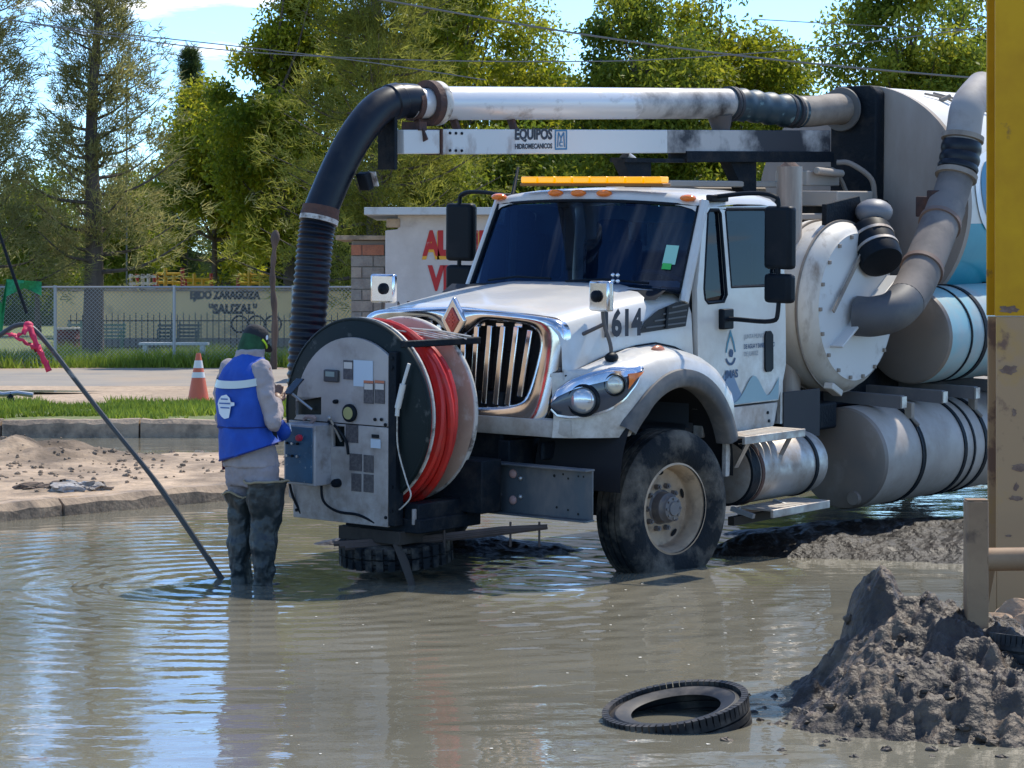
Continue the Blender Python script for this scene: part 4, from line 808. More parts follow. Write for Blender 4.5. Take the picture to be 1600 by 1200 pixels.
MB().lathe([(.112, -.03), (.158, -.03), (.160, .03), (.112, .03)], B(.325, Z1(.325)), dB, 36).build('rusty_pipe_flange', M_RUST, T)
MB().cyl(B(.33, Z1(.33)), B(.50, Z1(.5)), .105, n=28, cap=False).build('pipe_stub', M_PIPE, T)
b = MB(); b.lathe([(.106, -.022), (.122, -.022), (.122, .022), (.106, .022)], B(.47, Z1(.47)), dB, 32); b.bar(B(.47, Z1(.47) - .11, .03), B(.45, 2.95, .09), .015, .05, Y_); b.box(B(.46, 3.05), (.08, .16, .06)); b.build('rusty_saddle', M_RUST, T)
el = smoothpath([B(.46, 3.225), B(.60, 3.222), B(.78, 3.165), B(.96, 3.0), B(1.11, 2.79), B(1.24, 2.56), B(1.29, 2.46)], 6)
MB().tube(el, .116, 24).build('black_elbow_hose', M_HOSE, T)
b = MB()
for k in (7, 8): b.lathe([(.117, -.03), (.126, -.02), (.126, .02), (.117, .03)], el[k], (el[k + 1] - el[k]), 24)
b.build('elbow_cuff', M_HOSE, T)
hp = smoothpath([B(1.285, 2.47), B(1.325, 2.30), B(1.36, 2.0), B(1.40, 1.6), B(1.42, 1.2), B(1.42, .85)], 36)
MB().tube(hp, [.118 + .006 * math.sin(i * 2 * math.pi / 4.5) for i in range(len(hp))], 24).build('corrugated_suction_hose', M_HOSE, T, smooth=60)
b = MB(); 
for k, w_, r in ((1, .03, .126), (9, .022, .130)): b.lathe([(.112, -w_), (r, -w_), (r, w_), (.112, w_)], hp[k], hp[k + 1] - hp[k], 28)
b.build('hose_clamp', M_RUST, T); MB().lathe([(.112, -.016), (.131, -.016), (.131, .016), (.112, .016)], hp[14], hp[15] - hp[14], 28).build('pale_hose_band', M_EDGE, T)
wl = MB().box(B(1.02, 2.67, .12), (.06, .09, .12), Matrix.Rotation(rad(20), 3, 'Y')).build('work_lamp', M_BLACK, T, bevel=.01); MB().box(B(.985, 2.685, .155), (.012, .075, .10), Matrix.Rotation(rad(20), 3, 'Y')).build('lamp_face', M_EDGE, wl)
# beam
M_BEAM = mat('stained_white_beam', (.60, .60, .58), .45, 0, dirt=(.30, .24, .20), dirt_lo=.56, dirt_hi=.72, dirt_scale=4, stretch=(1, 1, .5))
bm_ = MB().bar(B(.27, Z2(.27)), B(-2.0, Z2(-2.0)), .17, .175).build('boom_beam', M_BEAM, T, bevel=.006)
MB().bar(B(-2.0, Z2(-2.0)), B(-3.92, Z2(-3.92)), .1705, .1752).build('sooty_boom_beam', mat('sooty_beam', (.48, .45, .42), .6, 0, col2=(.03, .03, .035), scale=1.3, lo=.40, hi=.53), T, bevel=.006)
MB().bar(B(.62, Z2(.62)), B(.29, Z2(.29)), .15, .165).build('beam_extension', M_BEAM, T, bevel=.006)
MB().box(B(.70, 2.93), (.03, .15, .36)).build('beam_end_plate', M_DARK, T); MB().box(B(.28, Z2(.28)), (.012, .175, .18), Matrix.Rotation(rad(-8), 3, 'Z')).build('beam_joint', M_RUST, T)
for k in range(3):
    for z in (-.06, .06): p = B(.22 - k * .055, Z2(.2) + z); MB().cyl(p + Y_ * .08, p + Y_ * .094, .010, n=8).build('beam_bolt', M_BLACK, T)
xd = -dB; yd = Vector((0, 0, 1)); o = B(-.40, 0) + Y_ * .0885
lettering('beam_lettering', 'EQUIPOS', .105, o + Z_ * 2.955, xd, yd, M_BLACKINK, T, bold=.005, width=.375); lettering('beam_lettering', 'HIDROMECANICOS', .05, o + Z_ * 2.905, xd, yd, M_BLACKINK, T, bold=.002, width=.375)
mk3 = mat('logo_blue', (.04, .16, .30), .5); o2 = o + xd * .40 + Z_ * 2.895
fr = [(0, 0), (.125, 0), (.125, .145), (0, .145)]; fi = [(.012, .012), (.012, .133), (.113, .133), (.113, .012)]
lg = MB().plate([fr, fi], lambda a, c: o2 + xd * a + Z_ * c + Y_ * .001).build('square_logo', mk3, T, smooth=0)
b = MB()
def seg(a, c, w_=.009): b.bar(o2 + xd * a[0] + Z_ * a[1] + Y_ * .0015, o2 + xd * c[0] + Z_ * c[1] + Y_ * .0015, .002, w_, Z_ if abs(a[0] - c[0]) > abs(a[1] - c[1]) else xd)
for a, c in (((.028, .02), (.036, .125)), ((.036, .125), (.062, .085)), ((.062, .085), (.09, .125)), ((.09, .125), (.098, .02)), ((.062, .085), (.062, .062)), ((.05, .055), (.078, .055)), ((.05, .055), (.05, .028)), ((.05, .028), (.078, .028))): seg(a, c)
b.build('logo_letters', mk3, lg, smooth=0)
for u in (.1, -.45): MB().box(B(u, (Z1(u) - .117 + Z2(u) + .0875) / 2, .02), (.03, .05, .10), Matrix.Rotation(.4, 3, 'X')).build('rusty_pipe_stay', M_RUST, T)
MB().tube([B(-2.68, Z1(-2.68) - .09), B(-2.70, Z2(-2.7) + .06)], [.10, .06], 12).build('sooty_pipe_stay', mat('soot', (.10, .085, .08), .9), T)
b = MB().bar(B(-2.2, 2.875), B(-3.95, 2.895), .20, .085); b.build('boom_rest_bar', M_DARK, T, bevel=.004)
for u in (-1.75, -2.95):
    q = [(u - .10, 2.86), (u + .22, 2.86), (u + .05, 2.62), (u + .05, 2.45), (u - .10, 2.45)]; MB().plate([q], lambda a, c: B(a, c, .05), (0, -.10, 0)).build('boom_rest_bracket', M_DARK, T)
MB().bar(B(-1.55, 2.84), B(-2.3, 2.845), .16, .03).build('boom_rest_bar', M_DARK, T)
# rubber sleeve, tan elbow and swivel plate at the tank
sp = smoothpath([B(-2.76, Z1(-2.76)), B(-3.0, 3.285), B(-3.3, 3.265), B(-3.62, 3.25)], 12)
M_TAPE = mat('dark_teal_wrap', (.02, .045, .06), .5, 0, dirt=(.13, .20, .21), dirt_lo=.57, dirt_hi=.63, dirt_scale=9)
MB().tube(sp, [.124 + .007 * math.sin(i * .9) for i in range(len(sp))], 24).build('wrapped_sleeve', M_TAPE, T)
for k in (1, 3, 30, 33): MB().lathe([(.12, -.018), (.136, -.014), (.136, .014), (.12, .018)], sp[k], sp[k + 1] - sp[k], 24).build('sleeve_band', mat('dark_tape', (.03, .03, .035), .7), T)
M_TAN = mat('dusty_tan_pipe', (.30, .25, .20), .75, 0, col2=(.20, .165, .135), scale=4, bump=.2)
tp = smoothpath([B(-3.58, 3.25), B(-3.8, 3.26), B(-4.0, 3.28), B(-4.2, 3.29), B(-4.32, 3.29)], 5); MB().tube(tp, .125, 24).build('swivel_elbow', M_TAN, T)
MB().lathe([(.125, -.012), (.175, -.012), (.18, 0), (.175, .012), (.125, .012)], B(-4.16, 3.285), X_, 36).build('swivel_flange', mat('grey_flange', (.10, .095, .09), .6), T)
mo = [(-.20, 1.2), (-.20, 3.42), (-.16, 3.475), (.18, 3.475), (.225, 3.42), (.225, 1.2)]
MB().plate([mo], lambda a, c: (-4.22, a, c), (-.14, 0, 0)).build('boom_mast', M_DARK, T, bevel=.015)
b = MB(); b.tube(smoothpath([(-3.95, .02, 2.85), (-4.0, .12, 2.84), (-4.12, .24, 2.72), (-4.15, .26, 2.55)], 6), .022, 8); b.tube(smoothpath([(-3.9, -.05, 2.80), (-4.0, .0, 2.76), (-4.15, .05, 2.5)], 6), .018, 8); b.build('hydraulic_line', mat('tan_hose_line', (.28, .23, .19), .7), T)
b = MB().box((-3.7, -.1, 2.72), (.5, .3, .12)); b.cyl((-3.5, .1, 2.78), (-3.9, .1, 2.76), .03); b.box((-3.6, .15, 2.56), (.55, .5, .12)); b.box((-3.0, .25, 2.42), (1.2, .05, .05)); b.build('valve_block', mat('dusty_steel_beige', (.36, .31, .26), .7), T, bevel=.01)
# cylinder block of dark equipment behind the cab
b = MB().box((-2.4, -.15, 1.55), (.9, 1.3, 1.2)); b.box((-3.5, -.1, 1.45), (1.3, 1.2, 1.0)); b.box((-3.9, 0, 2.2), (.3, .9, .7)); b.box((-2.2, .0, .95), (.8, 1.7, .2)); b.box((-1.95, .45, .9), (.25, .9, .3)); b.build('equipment_frame', M_DARK, T, bevel=.02)
b = MB().box((-1.95, .93, 1.0), (.5, .02, .35)); b.build('side_skirt', mat('dark_grey_side', (.025, .025, .028), .7), T, bevel=.004)
b = MB()
for k in range(4): b.box((-2.7, -.75 + k * .17, 2.62 + (k % 2) * .05), (1.6, .10, .05))
b.build('hose_tray', mat('dusty_steel_beige', (.36, .31, .26), .7), T, bevel=.01)
# exhausts
M_EXH = mat('streaked_exhaust', (.40, .34, .29), .5, .4, col2=(.24, .19, .16), scale=5, stretch=(1, 1, .12), dirt=(.05, .04, .04), dirt_lo=.6, dirt_hi=.75, dirt_scale=4)
MB().cyl((-2.30, .60, 1.0), (-2.30, .60, 2.80), .095, n=24).build('exhaust_stack', M_EXH, T); MB().cyl((-2.30, .60, 2.80), (-2.30, .60, 2.83), .075, .04, n=24).build('exhaust_cap', M_RUST, T)
MB().tube(smoothpath([(-1.95, -.52, 2.2), (-1.95, -.52, 2.62), (-1.92, -.54, 2.78), (-1.83, -.58, 2.86)], 6), .065, 16, cap=False).build('exhaust_tip', M_STEEL, T)
# fan drum
dc = Vector((-2.70, .0, 1.755)); 
for h_ in (.615, .815): MB().lathe([(.636, -.008), (.650, -.008), (.650, .008), (.636, .008)], dc + Y_ * h_, Y_, 72).build('drum_seam', M_TAN, T)
dr = MB().lathe([(.45, .38), (.56, .42), (.61, .48), (.625, .54), (.63, .55), (.645, .56), (.645, .60), (.632, .61), (.64, .66), (.645, .74), (.64, .80), (.625, .855), (.60, .90), (.572, .93), (.556, .942), (.55, .95)], dc, Y_, 72).build('fan_drum', M_DRUM, T)
MB().lathe([(.55, .946), (.30, .955), (0, .958)], dc, Y_, 64).build('drum_cover', mat('white_cover', (.62, .61, .58), .45, 0, dirt=(.36, .31, .26), dirt_lo=.55, dirt_hi=.75, dirt_scale=4), T)
bl = None
for k in range(18):
    a = 2 * math.pi * k / 18; p = dc + Y_ * .95 + Vector((math.cos(a) * .53, 0, math.sin(a) * .53))
    if bl is None: bl = MB().box((0, 0, 0), (.028, .03, .028)).build('cover_bolt', M_TAN, T, loc=p, bevel=.004)
    else: q = bl.copy(); COL.objects.link(q); q.parent = T; q.location = p
b = MB(); b.bar(dc + Vector((.38, .985, -.28)), dc + Vector((-.45, .985, .22)), .02, .14, Y_); b.build('cover_brace', mat('pale_brace', (.58, .57, .54), .45), T, bevel=.005)
b = MB(); b.bar(dc + Vector((.40, .985, -.02)), dc + Vector((-.05, .985, .45)), .03, .012, Y_); b.build('cover_rib', M_TAN, T)
MB().box(dc + Vector((.30, .93, -.60)), (.16, .08, .05), Matrix.Rotation(rad(-25), 3, 'Y')).build('drum_foot', M_DRUM, T, bevel=.008)
# duct
M_DUCT = mat('dusty_grey_duct', (.20, .17, .15), .8, 0, col2=(.13, .115, .105), scale=3, dirt=(.30, .25, .21), dirt_lo=.55, dirt_hi=.8); M_BAND = mat('brown_band', (.20, .13, .10), .7)
dp = smoothpath([(-2.66, .97, 1.69), (-2.70, 1.10, 1.69), (-2.85, 1.20, 1.74), (-3.15, 1.18, 1.90), (-3.65, 1.08, 2.27), (-3.94, 1.02, 2.50), (-4.10, 1.0, 2.68), (-4.18, 1.0, 2.86), (-4.25, 1.0, 3.10), (-4.36, .98, 3.30), (-4.75, .90, 3.46)], 8)
def near(z): return min(range(8, len(dp)), key=lambda i: abs(dp[i].z - z))
i1, i2, i3, i4 = near(1.80), near(2.50), near(2.78), near(3.02)
MB().tube(dp[:i1 + 1], .150, 24).build('dark_duct_elbow', mat('dark_grey_duct', (.085, .085, .09), .6, 0, col2=(.12, .115, .11), scale=4), T); MB().tube(dp[i1:i2 + 1], .152, 24).build('duct_lower', M_DUCT, T); MB().tube(dp[i2:i3 + 1], .140, 24).build('duct_middle', M_DUCT, T)
MB().tube(dp[i3:i4 + 1], [.158 + .007 * math.sin(i * 2.2) for i in range(i4 - i3 + 1)], 24).build('rubber_coupling', M_HOSE, T); MB().tube(dp[i4:], .138, 24).build('duct_upper', mat('pale_duct', (.33, .30, .275), .7, 0, dirt=(.20, .17, .15), dirt_lo=.5, dirt_hi=.75), T)
for z in (2.05, 2.36, 2.74, 3.05): k = near(z); MB().lathe([(.14, -.022), (.168, -.02), (.168, .02), (.14, .022)], dp[k], dp[k + 1] - dp[k - 1], 28).build('duct_band', M_BAND if z < 2.7 else M_TAN, T)
b = MB().box((-3.95, .95, 2.58), (.16, .14, .10)); b.box((-4.0, .85, 2.50), (.14, .2, .16)); b.build('duct_bracket', M_RUST, T, bevel=.01)
# air filter with its bracket
MB().plate([[(-2.50, 2.52), (-2.98, 2.58), (-3.08, 2.34), (-2.88, 1.96), (-2.72, 1.96), (-2.50, 2.30)]], lambda a, c: (a, .80, c), (0, -.04, 0)).build('filter_bracket', M_DARK, T)
ax = Vector((.30, .45, -.55)).normalized(); c0 = Vector((-2.93, .90, 2.345))
MB().lathe([(0, -.02), (.10, -.01), (.155, .03), (.165, .06), (.165, .33), (.155, .36), (.12, .365), (0, .355)], c0, ax, 32).build('air_filter', M_BLACK, T)
for h in (.13, .24): MB().lathe([(.164, -.012), (.171, -.012), (.171, .012), (.164, .012)], c0 + ax * h, ax, 32).build('filter_strap', M_ALU, T)
b = MB(); b.ell(c0 - ax * .04 + Vector((-.05, .04, .09)), (.155, .14, .10)); b.build('filter_intake_cap', mat('grey_cap', (.17, .17, .18), .5), T)
# tanks along the side
def tank(name, u0, u1, v, z, r, m, mend, straps, bulge=.03):
    b = MB(); b.lathe([(r, u0 - .03), (r, u1 + .03)], (0, v, z), X_, 56); t = b.build(name, m, T)
    MB().lathe([(0, u0 + bulge), (r * .5, u0 + bulge * .9), (r * .9, u0 + .012), (r * .97, u0), (r * 1.0, u0 - .03)], (0, v, z), X_, 56).build('tank_end', mend, t); MB().lathe([(0, u1 - bulge), (r * .9, u1 - .01), (r, u1 + .03)], (0, v, z), X_, 56).build('tank_end', mend, t)
    for u, w_ in straps:
        MB().lathe([(r, -w_), (r + .010, -w_), (r + .010, w_), (r, w_)], (u, v, z), X_, 56).build('tank_strap', M_DARK, t)
    return t
M_TEND = mat('brown_grey_tank_end', (.26, .21, .17), .5, .25, col2=(.20, .175, .155), scale=1.5, dirt=(.36, .31, .27), dirt_lo=.6, dirt_hi=.8)
lt = tank('lower_tank', -2.72, -5.15, .82, .61, .385, M_TANK, M_TEND, ((-3.28, .022), (-3.30, .012), (-3.95, .022), (-4.10, .012), (-4.30, .025), (-4.95, .02)))
MB().lathe([(.0, .01), (.05, .01), (.055, 0), (.06, -.02)], (-2.69, .82 + .12, .32), X_, 20).build('tank_port', M_TEND, lt)
M_TEAL = mat('pale_teal_paint', (.24, .43, .45), .4, 0, col2=(.42, .42, .40), scale=1.2, lo=.42, hi=.62, dirt=(.40, .36, .33), dirt_lo=.52, dirt_hi=.8, dirt_scale=3)
ut = tank('upper_tank', -3.74, -6.6, .80, 1.49, .38, M_TEAL, M_TEND, ((-4.08, .010), (-4.32, .028), (-5.1, .028)), .02)
for u in (-2.98, -3.62, -4.15, -4.85): MB().plate([[(.35, 1.02), (1.17, .985), (1.17, 1.085), (.35, 1.10)]], lambda a, c: (u, a, c), (-.06, 0, 0)).build('tank_bracket', mat('grey_bracket', (.15, .14, .14), .6, dirt=(.27, .23, .20), dirt_lo=.45, dirt_hi=.7), T, bevel=.004); MB().box((u - .03, 1.18, 1.035), (.07, .014, .085)).build('bracket_cap', M_ALU, T)
for u in (-3.28, -4.30): b = MB(); b.box((u, 1.08, .95), (.05, .06, .12)); b.cyl((u, 1.09, .90), (u, 1.16, .84), .015, n=8); b.build('strap_clamp', M_TAN, T, bevel=.004)
sb = MB().plate([[(-4.45, .93), (-5.6, .93), (-5.6, 1.12), (-4.45, 1.12)], [(-4.78, 1.0), (-4.90, 1.0), (-4.92, 1.03), (-4.90, 1.06), (-4.78, 1.06), (-4.76, 1.03)]], lambda a, c: (a, 1.20, c), (0, -.03, 0)).build('side_guard', M_STEEL, T); MB().ell((-4.53, 1.205, 1.02), (.035, .008, .035)).build('reflector', M_PINK, sb)
# fuel tank and steps
ft = MB().lathe([(0, -.93), (.16, -.935), (.215, -.95), (.232, -.98), (.232, -1.90), (.22, -1.97), (.18, -2.03), (.10, -2.06), (0, -2.065)], (0, .93, .66), X_, 48).build('fuel_tank', M_ALU, T)
for u in (-1.08, -1.80): MB().lathe([(.232, -.018), (.241, -.018), (.241, .018), (.232, .018)], (u, .93, .66), X_, 48).build('tank_strap', M_DARK if u < -1.5 else M_RUST, ft)
MB().cyl((-1.05, .93, .66), (-.95, .93, .66), .234, n=40).build('dark_tank_end', M_DARK, ft)
for nm, u0, u1, v0, v1, z in (('upper_step', -.66, -1.44, 1.02, 1.27, .925), ('lower_step', -.93, -1.68, 1.06, 1.33, .405)):
    st_ = empty(nm) if False else None
    b = MB().box(((u0 + u1) / 2, v1, z), (u0 - u1, .025, .055)); b.box(((u0 + u1) / 2, v0, z), (u0 - u1, .025, .055)); sp_ = b.build(nm, M_ALU, T, bevel=.004)
    n_ = 9
    for k in range(n_): MB().box((u0 + (u1 - u0) * (k + .5) / n_, (v0 + v1) / 2, z + .022), ((u0 - u1) / n_ * .8, v1 - v0 - .03, .012)).build('tread_bar', M_ALU, sp_)
for u in (-.78, -1.32): MB().bar((u, 1.24, .92), (u - .05, 1.10, .72), .035, .012).build('step_bracket', M_STEEL, T); MB().bar((u, 1.10, .44), (u, 1.28, .40), .03, .03).build('step_bracket', M_STEEL, T)
b = MB().box((-1.3, 1.05, .34), (.9, .05, .06)); b.build('step_rail', mat('brown_grey_steel', (.15, .13, .115), .7), T)
# debris tank
tz, tr_ = 2.50, .975
def arcshell(a0, a1, u0, u1, r, n=40): return [[Vector((u, r * math.cos(a), tz + r * math.sin(a))) for a in [rad(a0 + (a1 - a0) * k / n) for k in range(n + 1)]] for u in (u0, u1)]
M_TW = mat('tank_white', (.66, .65, .60), .45, 0, dirt=(.42, .36, .28), dirt_lo=.52, dirt_hi=.85, dirt_scale=2)
dt = MB().loft(arcshell(-8, 232, -4.42, -8.6, tr_), False, False).build('debris_tank', M_TW, T)
MB().loft(arcshell(-128, -8, -4.42, -8.6, tr_), False, False).build('tank_teal_band', mat('tank_teal', (.02, .30, .38), .35, 0, coat=.3, col2=(.01, .24, .33), scale=1, dirt=(.2, .3, .3), dirt_lo=.6, dirt_hi=.85), dt)
MB().lathe([(0, .02), (.9, .02), (.985, .012), (.985, -.05), (.975, -.06)], (-4.38, 0, tz), X_, 80).build('tank_front_plate', mat('grey_front_plate', (.33, .28, .24), .6, 0, col2=(.27, .225, .19), scale=3, dirt=(.40, .35, .31), dirt_lo=.5, dirt_hi=.85, stretch=(1, 1, .3), dirt_scale=3), dt)
MB().cyl((-8.6, 0, tz), (-8.62, 0, tz), tr_, n=60).build('tank_rear_plate', M_TW, dt)
def TS(a, u, off=.012): r = tr_ + off; return Vector((u, r * math.cos(rad(a)), tz + r * math.sin(rad(a))))
for (rx, m_, o_) in ((1.0, mat('logo_white', (.75, .78, .78), .4), .010), (.80, mat('logo_deep_blue', (.01, .12, .22), .4), .016)):
    rr = []
    for k in range(14):
        f = -1 + 2 * k / 13; hw = math.sqrt(max(0.0001, 1 - f * f)) * .42 * rx; a = 7 + f * 21 * rx; rr.append([TS(a, -4.93 - hw * g, o_) for g in (-1, -.5, 0, .5, 1)])
    MB().loft(rr, False, False).build('tank_logo', m_, dt)
rr = []
for k in range(16): a = -6 + 26 * k / 15; rr.append([TS(a, -4.86 - .10 * math.sin(k * .55) - g, .022) for g in (-.035, 0, .035)])
MB().loft(rr, False, False).build('tank_logo_swirl', mat('logo_white', (.75, .78, .78), .4), dt)
b = MB(); P0 = [TS(68, -4.75, .02), TS(62, -4.95, .03), TS(52, -5.05, .03)]; b.tube(P0, .010, 6); b.tube([TS(70, -4.95, .02), TS(58, -5.1, .05), TS(52, -5.4, .02)], .010, 6); b.cyl(TS(63, -4.88, .0), TS(61, -4.95, .06), .02, n=8); b.build('tank_grab_rail', M_TAN, dt)
# ------------------------------------------------------------------ person at the reel
q = on(397, 912, 0); PR = empty('person', (q.x, q.y, -.10), rad(-43)); tag(PR, 'person in blue reflective vest and black cap with thigh waders, looking down at a phone', 'person')
def remesh(o, vs, it=4, f=.6):
    k = o.modifiers.new('r', 'REMESH'); k.mode = 'VOXEL'; k.voxel_size = vs; k.use_smooth_shade = True
    k = o.modifiers.new('m', 'SMOOTH'); k.factor = f; k.iterations = it; return o
def fold(o, st, sc):
    t = bpy.data.textures.new('folds', 'CLOUDS'); t.noise_scale = sc; t.noise_depth = 2; k = o.modifiers.new('f', 'DISPLACE'); k.texture = t; k.strength = st; k.mid_level = .5; k.texture_coords = 'LOCAL'; return o
def limb(b, P, R_, n=14):
    b.tube(P, R_, n); 
    for p, r in zip(P, R_): b.ell(p, (r, r, r), None, n, 8)
M_SKIN = mat('brown_skin', (.22, .115, .07), .5); b = MB()
for s in (-1, 1):
    limb(b, [(s * .10, -.01, .90), (s * .105, .015, .50), (s * .10, -.02, .09)], [.085, .058, .042]); limb(b, [(s * .10, -.02, .06), (s * .11, .14, .035)], [.045, .032])
limb(b, [(0, -.01, .92), (0, 0, 1.15), (0, .02, 1.36)], [.13, .125, .12]); limb(b, [(-.16, .02, 1.43), (.16, .02, 1.43)], [.062, .062]); limb(b, [(0, .03, 1.45), (0, .055, 1.56)], [.055, .052])
hr = Matrix.Rotation(rad(-24), 3, 'X'); hc = Vector((0, .085, 1.615))
b.ell(hc, (.074, .092, .112), hr, 20, 14); b.ell(hc + hr @ Vector((0, .045, -.07)), (.052, .05, .05), hr); b.ell(hc + hr @ Vector((0, .098, -.012)), (.014, .022, .026), hr); b.ell(hc + hr @ Vector((0, .088, -.06)), (.028, .012, .010), hr)
for s in (-1, 1): b.ell(hc + hr @ Vector((s * .076, 0, -.01)), (.012, .022, .034), hr); b.ell(hc + hr @ Vector((s * .03, .082, .012)), (.014, .012, .009), hr)
ARM = {}
for s in (-1, 1):
    sh, elb, wr_ = Vector((s * .195, .02, 1.44)), Vector((s * .26, .03, 1.14)), Vector((s * .085, .245, 1.235)); ARM[s] = (sh, elb, wr_)
    limb(b, [sh, elb, wr_], [.055, .042, .029]); d = (Vector((s * .03, .31, 1.29)) - wr_).normalized(); side = Vector((0, .3, 1)).cross(d).normalized(); up = d.cross(side).normalized()
    pc = wr_ + d * .055; b.ell(pc, (.036, .045, .022), Matrix((side, d, up)).transposed(), 12, 8)
    for k, ln in enumerate((.058, .068, .064, .050)):
        p0 = pc + d * .032 + side * (k - 1.5) * .019; p1 = p0 + d * ln * .55 + up * .010; p2 = p1 + d * ln * .3 + up * .026; limb(b, [p0, p1, p2], [.0092, .0088, .0078], 8)
    th = -side if s > 0 else side
    p0 = wr_ + d * .03 + th * .024; p1 = p0 + th * .028 + d * .025 + up * .01; p2 = p1 + d * .03 + up * .018 - th * .006; limb(b, [p0, p1, p2], [.012, .0105, .009], 8)
body = remesh(b.build('body', M_SKIN, PR), .0065, 2, .5)
M_SHIRT = mat('grey_beige_shirt', (.36, .31, .31), .9, col2=(.30, .26, .26), scale=6, bump=.7, bscale=9, bdist=.03)
b = MB(); 
def ring(z, cx, cy, ax, ay, n=36, p=2.4): return [Vector((cx + ax * math.copysign(abs(math.cos(a)) ** (2 / p), math.cos(a)), cy + ay * math.copysign(abs(math.sin(a)) ** (2 / p), math.sin(a)), z)) for a in [2 * math.pi * k / n for k in range(n)]]
b.loft([ring(.84, 0, -.015, .205, .155), ring(.95, 0, -.01, .20, .15), ring(1.2, 0, .0, .195, .14), ring(1.38, 0, .02, .20, .135), ring(1.46, 0, .03, .17, .11), ring(1.51, 0, .045, .10, .10), ring(1.57, 0, .055, .098, .10), ring(1.572, 0, .055, .085, .088)])
for s in (-1, 1):
    sh, elb, wr_ = ARM[s]; limb(b, [sh + Vector((-s * .02, 0, 0)), (sh + elb) / 2 + Vector((s * .008, -.008, 0)), elb + Vector((s * .005, -.012, -.012)), (elb + wr_) / 2 + Vector((0, 0, -.010)), wr_ - (wr_ - elb).normalized() * .02], [.078, .070, .062, .054, .043])
fold(remesh(b.build('shirt', M_SHIRT, PR), .010, 3), .028, .07)
M_TROU = mat('grey_trousers', (.30, .265, .275), .92, col2=(.24, .21, .22), scale=5, bump=.9, bscale=8, bdist=.035)
b = MB(); b.loft([ring(.72, 0, -.01, .19, .12), ring(.82, 0, -.01, .20, .145), ring(.95, 0, -.005, .19, .14), ring(1.02, 0, 0, .18, .13)])
for s in (-1, 1): limb(b, [(s * .095, -.01, .82), (s * .103, .0, .70), (s * .103, .0, .60)], [.112, .098, .070])
fold(remesh(b.build('trousers', M_TROU, PR), .010, 3), .034, .075)
M_WADER = mat('muddy_dark_waders', (.012, .020, .024), .4, 0, col2=(.022, .028, .028), scale=6, dirt=(.10, .09, .075), dirt_lo=.54, dirt_hi=.74, dirt_scale=5, bump=.6, bscale=10, bdist=.03)
for s in (-1, 1):
    b = MB(); rs = []; hi = .755 if s > 0 else .665
    for k, (z, r, cy) in enumerate(((.0, .055, .02), (.03, .065, .02), (.09, .066, -.005), (.14, .060, -.012), (.20, .070, -.015), (.25, .065, -.018), (.33, .083, -.022), (.41, .080, -.01), (.47, .092, .005), (.54, .095, .008), (.60, .108, .0), (hi - .04, .118, .0), (hi, .126 if s > 0 else .112, -.005), (hi + .004, .112, -.005), (hi - .05, .10, 0))):
        rr_ = ring(z, s * (.103 + .006 * math.sin(z * 9)), cy, r, r * 1.05, 28, 2.1)
        for i, p in enumerate(rr_):
            w_ = noise.noise(Vector((p.x * 9, p.y * 9, z * 11 + s * 5))) * .030; e = Vector((p.x - s * .103, p.y - cy, 0)).normalized(); rr_[i] = p + e * w_ + Vector((0, 0, .03 * noise.noise(Vector((i * .3, s * 3, 1))) if k >= 11 else 0))
        rs.append(rr_)
    b.loft(rs, True, True); b.tube([(s * .105, -.02, .045), (s * .108, .07, .05), (s * .112, .15, .035), (s * .114, .19, .03)], [.055, .062, .055, .03], 14); wd_ = fold(b.build('wader_boot', M_WADER, PR, smooth=70, sub=2), .03, .06)
    P = [Vector(p) + (Vector((p.x - s * .103, p.y, 0)).normalized() * .004) for p in rs[12]]; MB().tube(P, .007, 6, closed=True).build('wader_hem', mat('tan_hem', (.30, .24, .15), .8), wd_)
M_VEST = mat('blue_vest', (.010, .075, .40), .75, 0, col2=(.008, .055, .32), scale=5, bump=.5, bscale=12, bdist=.02)
VR = [(.925, .02, -.02, .228, .185), (.96, .01, -.02, .226, .182), (1.06, .0, -.012, .218, .168), (1.09, .0, -.012, .214, .163), (1.12, 0, -.01, .220, .168), (1.25, 0, 0, .222, .165), (1.36, 0, .012, .218, .158), (1.44, 0, .022, .195, .142), (1.49, 0, .035, .155, .118), (1.53, 0, .045, .10, .10), (1.545, 0, .048, .088, .09)]
def vest_pt(ang, z, off=0.0):
    zs = [v[0] for v in VR]; g = [interp(z, zs, [v[i] for v in VR]) for i in (1, 2, 3, 4)]; c, s_ = math.cos(ang), math.sin(ang); e = 2 / 2.4
    return Vector((g[0] + (g[2] + off) * math.copysign(abs(c) ** e, c), g[1] + (g[3] + off) * math.copysign(abs(s_) ** e, s_), z))
b = MB(); rs = []
for v in VR:
    r_ = []
    for k in range(48):
        a = 2 * math.pi * k / 48; z = v[0]; r_.append(vest_pt(a, z, .006 * math.sin(a * 5 + z * 9) * (1 if z < 1.4 else .2)))
    rs.append(r_)
b.loft(rs, True, False); vs = fold(b.build('vest', M_VEST, PR, smooth=70, sub=2), .022, .09)
MB().loft([[vest_pt(a, 1.385 + dz + .03 * math.sin(a), .008) for a in [rad(190 + 160 * k / 20) for k in range(21)]] for dz in (-.024, .024)], False, False).build('reflective_band', mat('silver_tape', (.60, .60, .52), .35, .3), vs)
for zz, m_ in ((1.09, mat('dark_blue_seam', (.006, .02, .14), .8)), (.93, mat('dark_blue_seam', (.006, .02, .14), .8))): MB().tube([vest_pt(2 * math.pi * k / 40, zz, .004) for k in range(40)], .006, 6, closed=True).build('vest_seam', m_, vs)
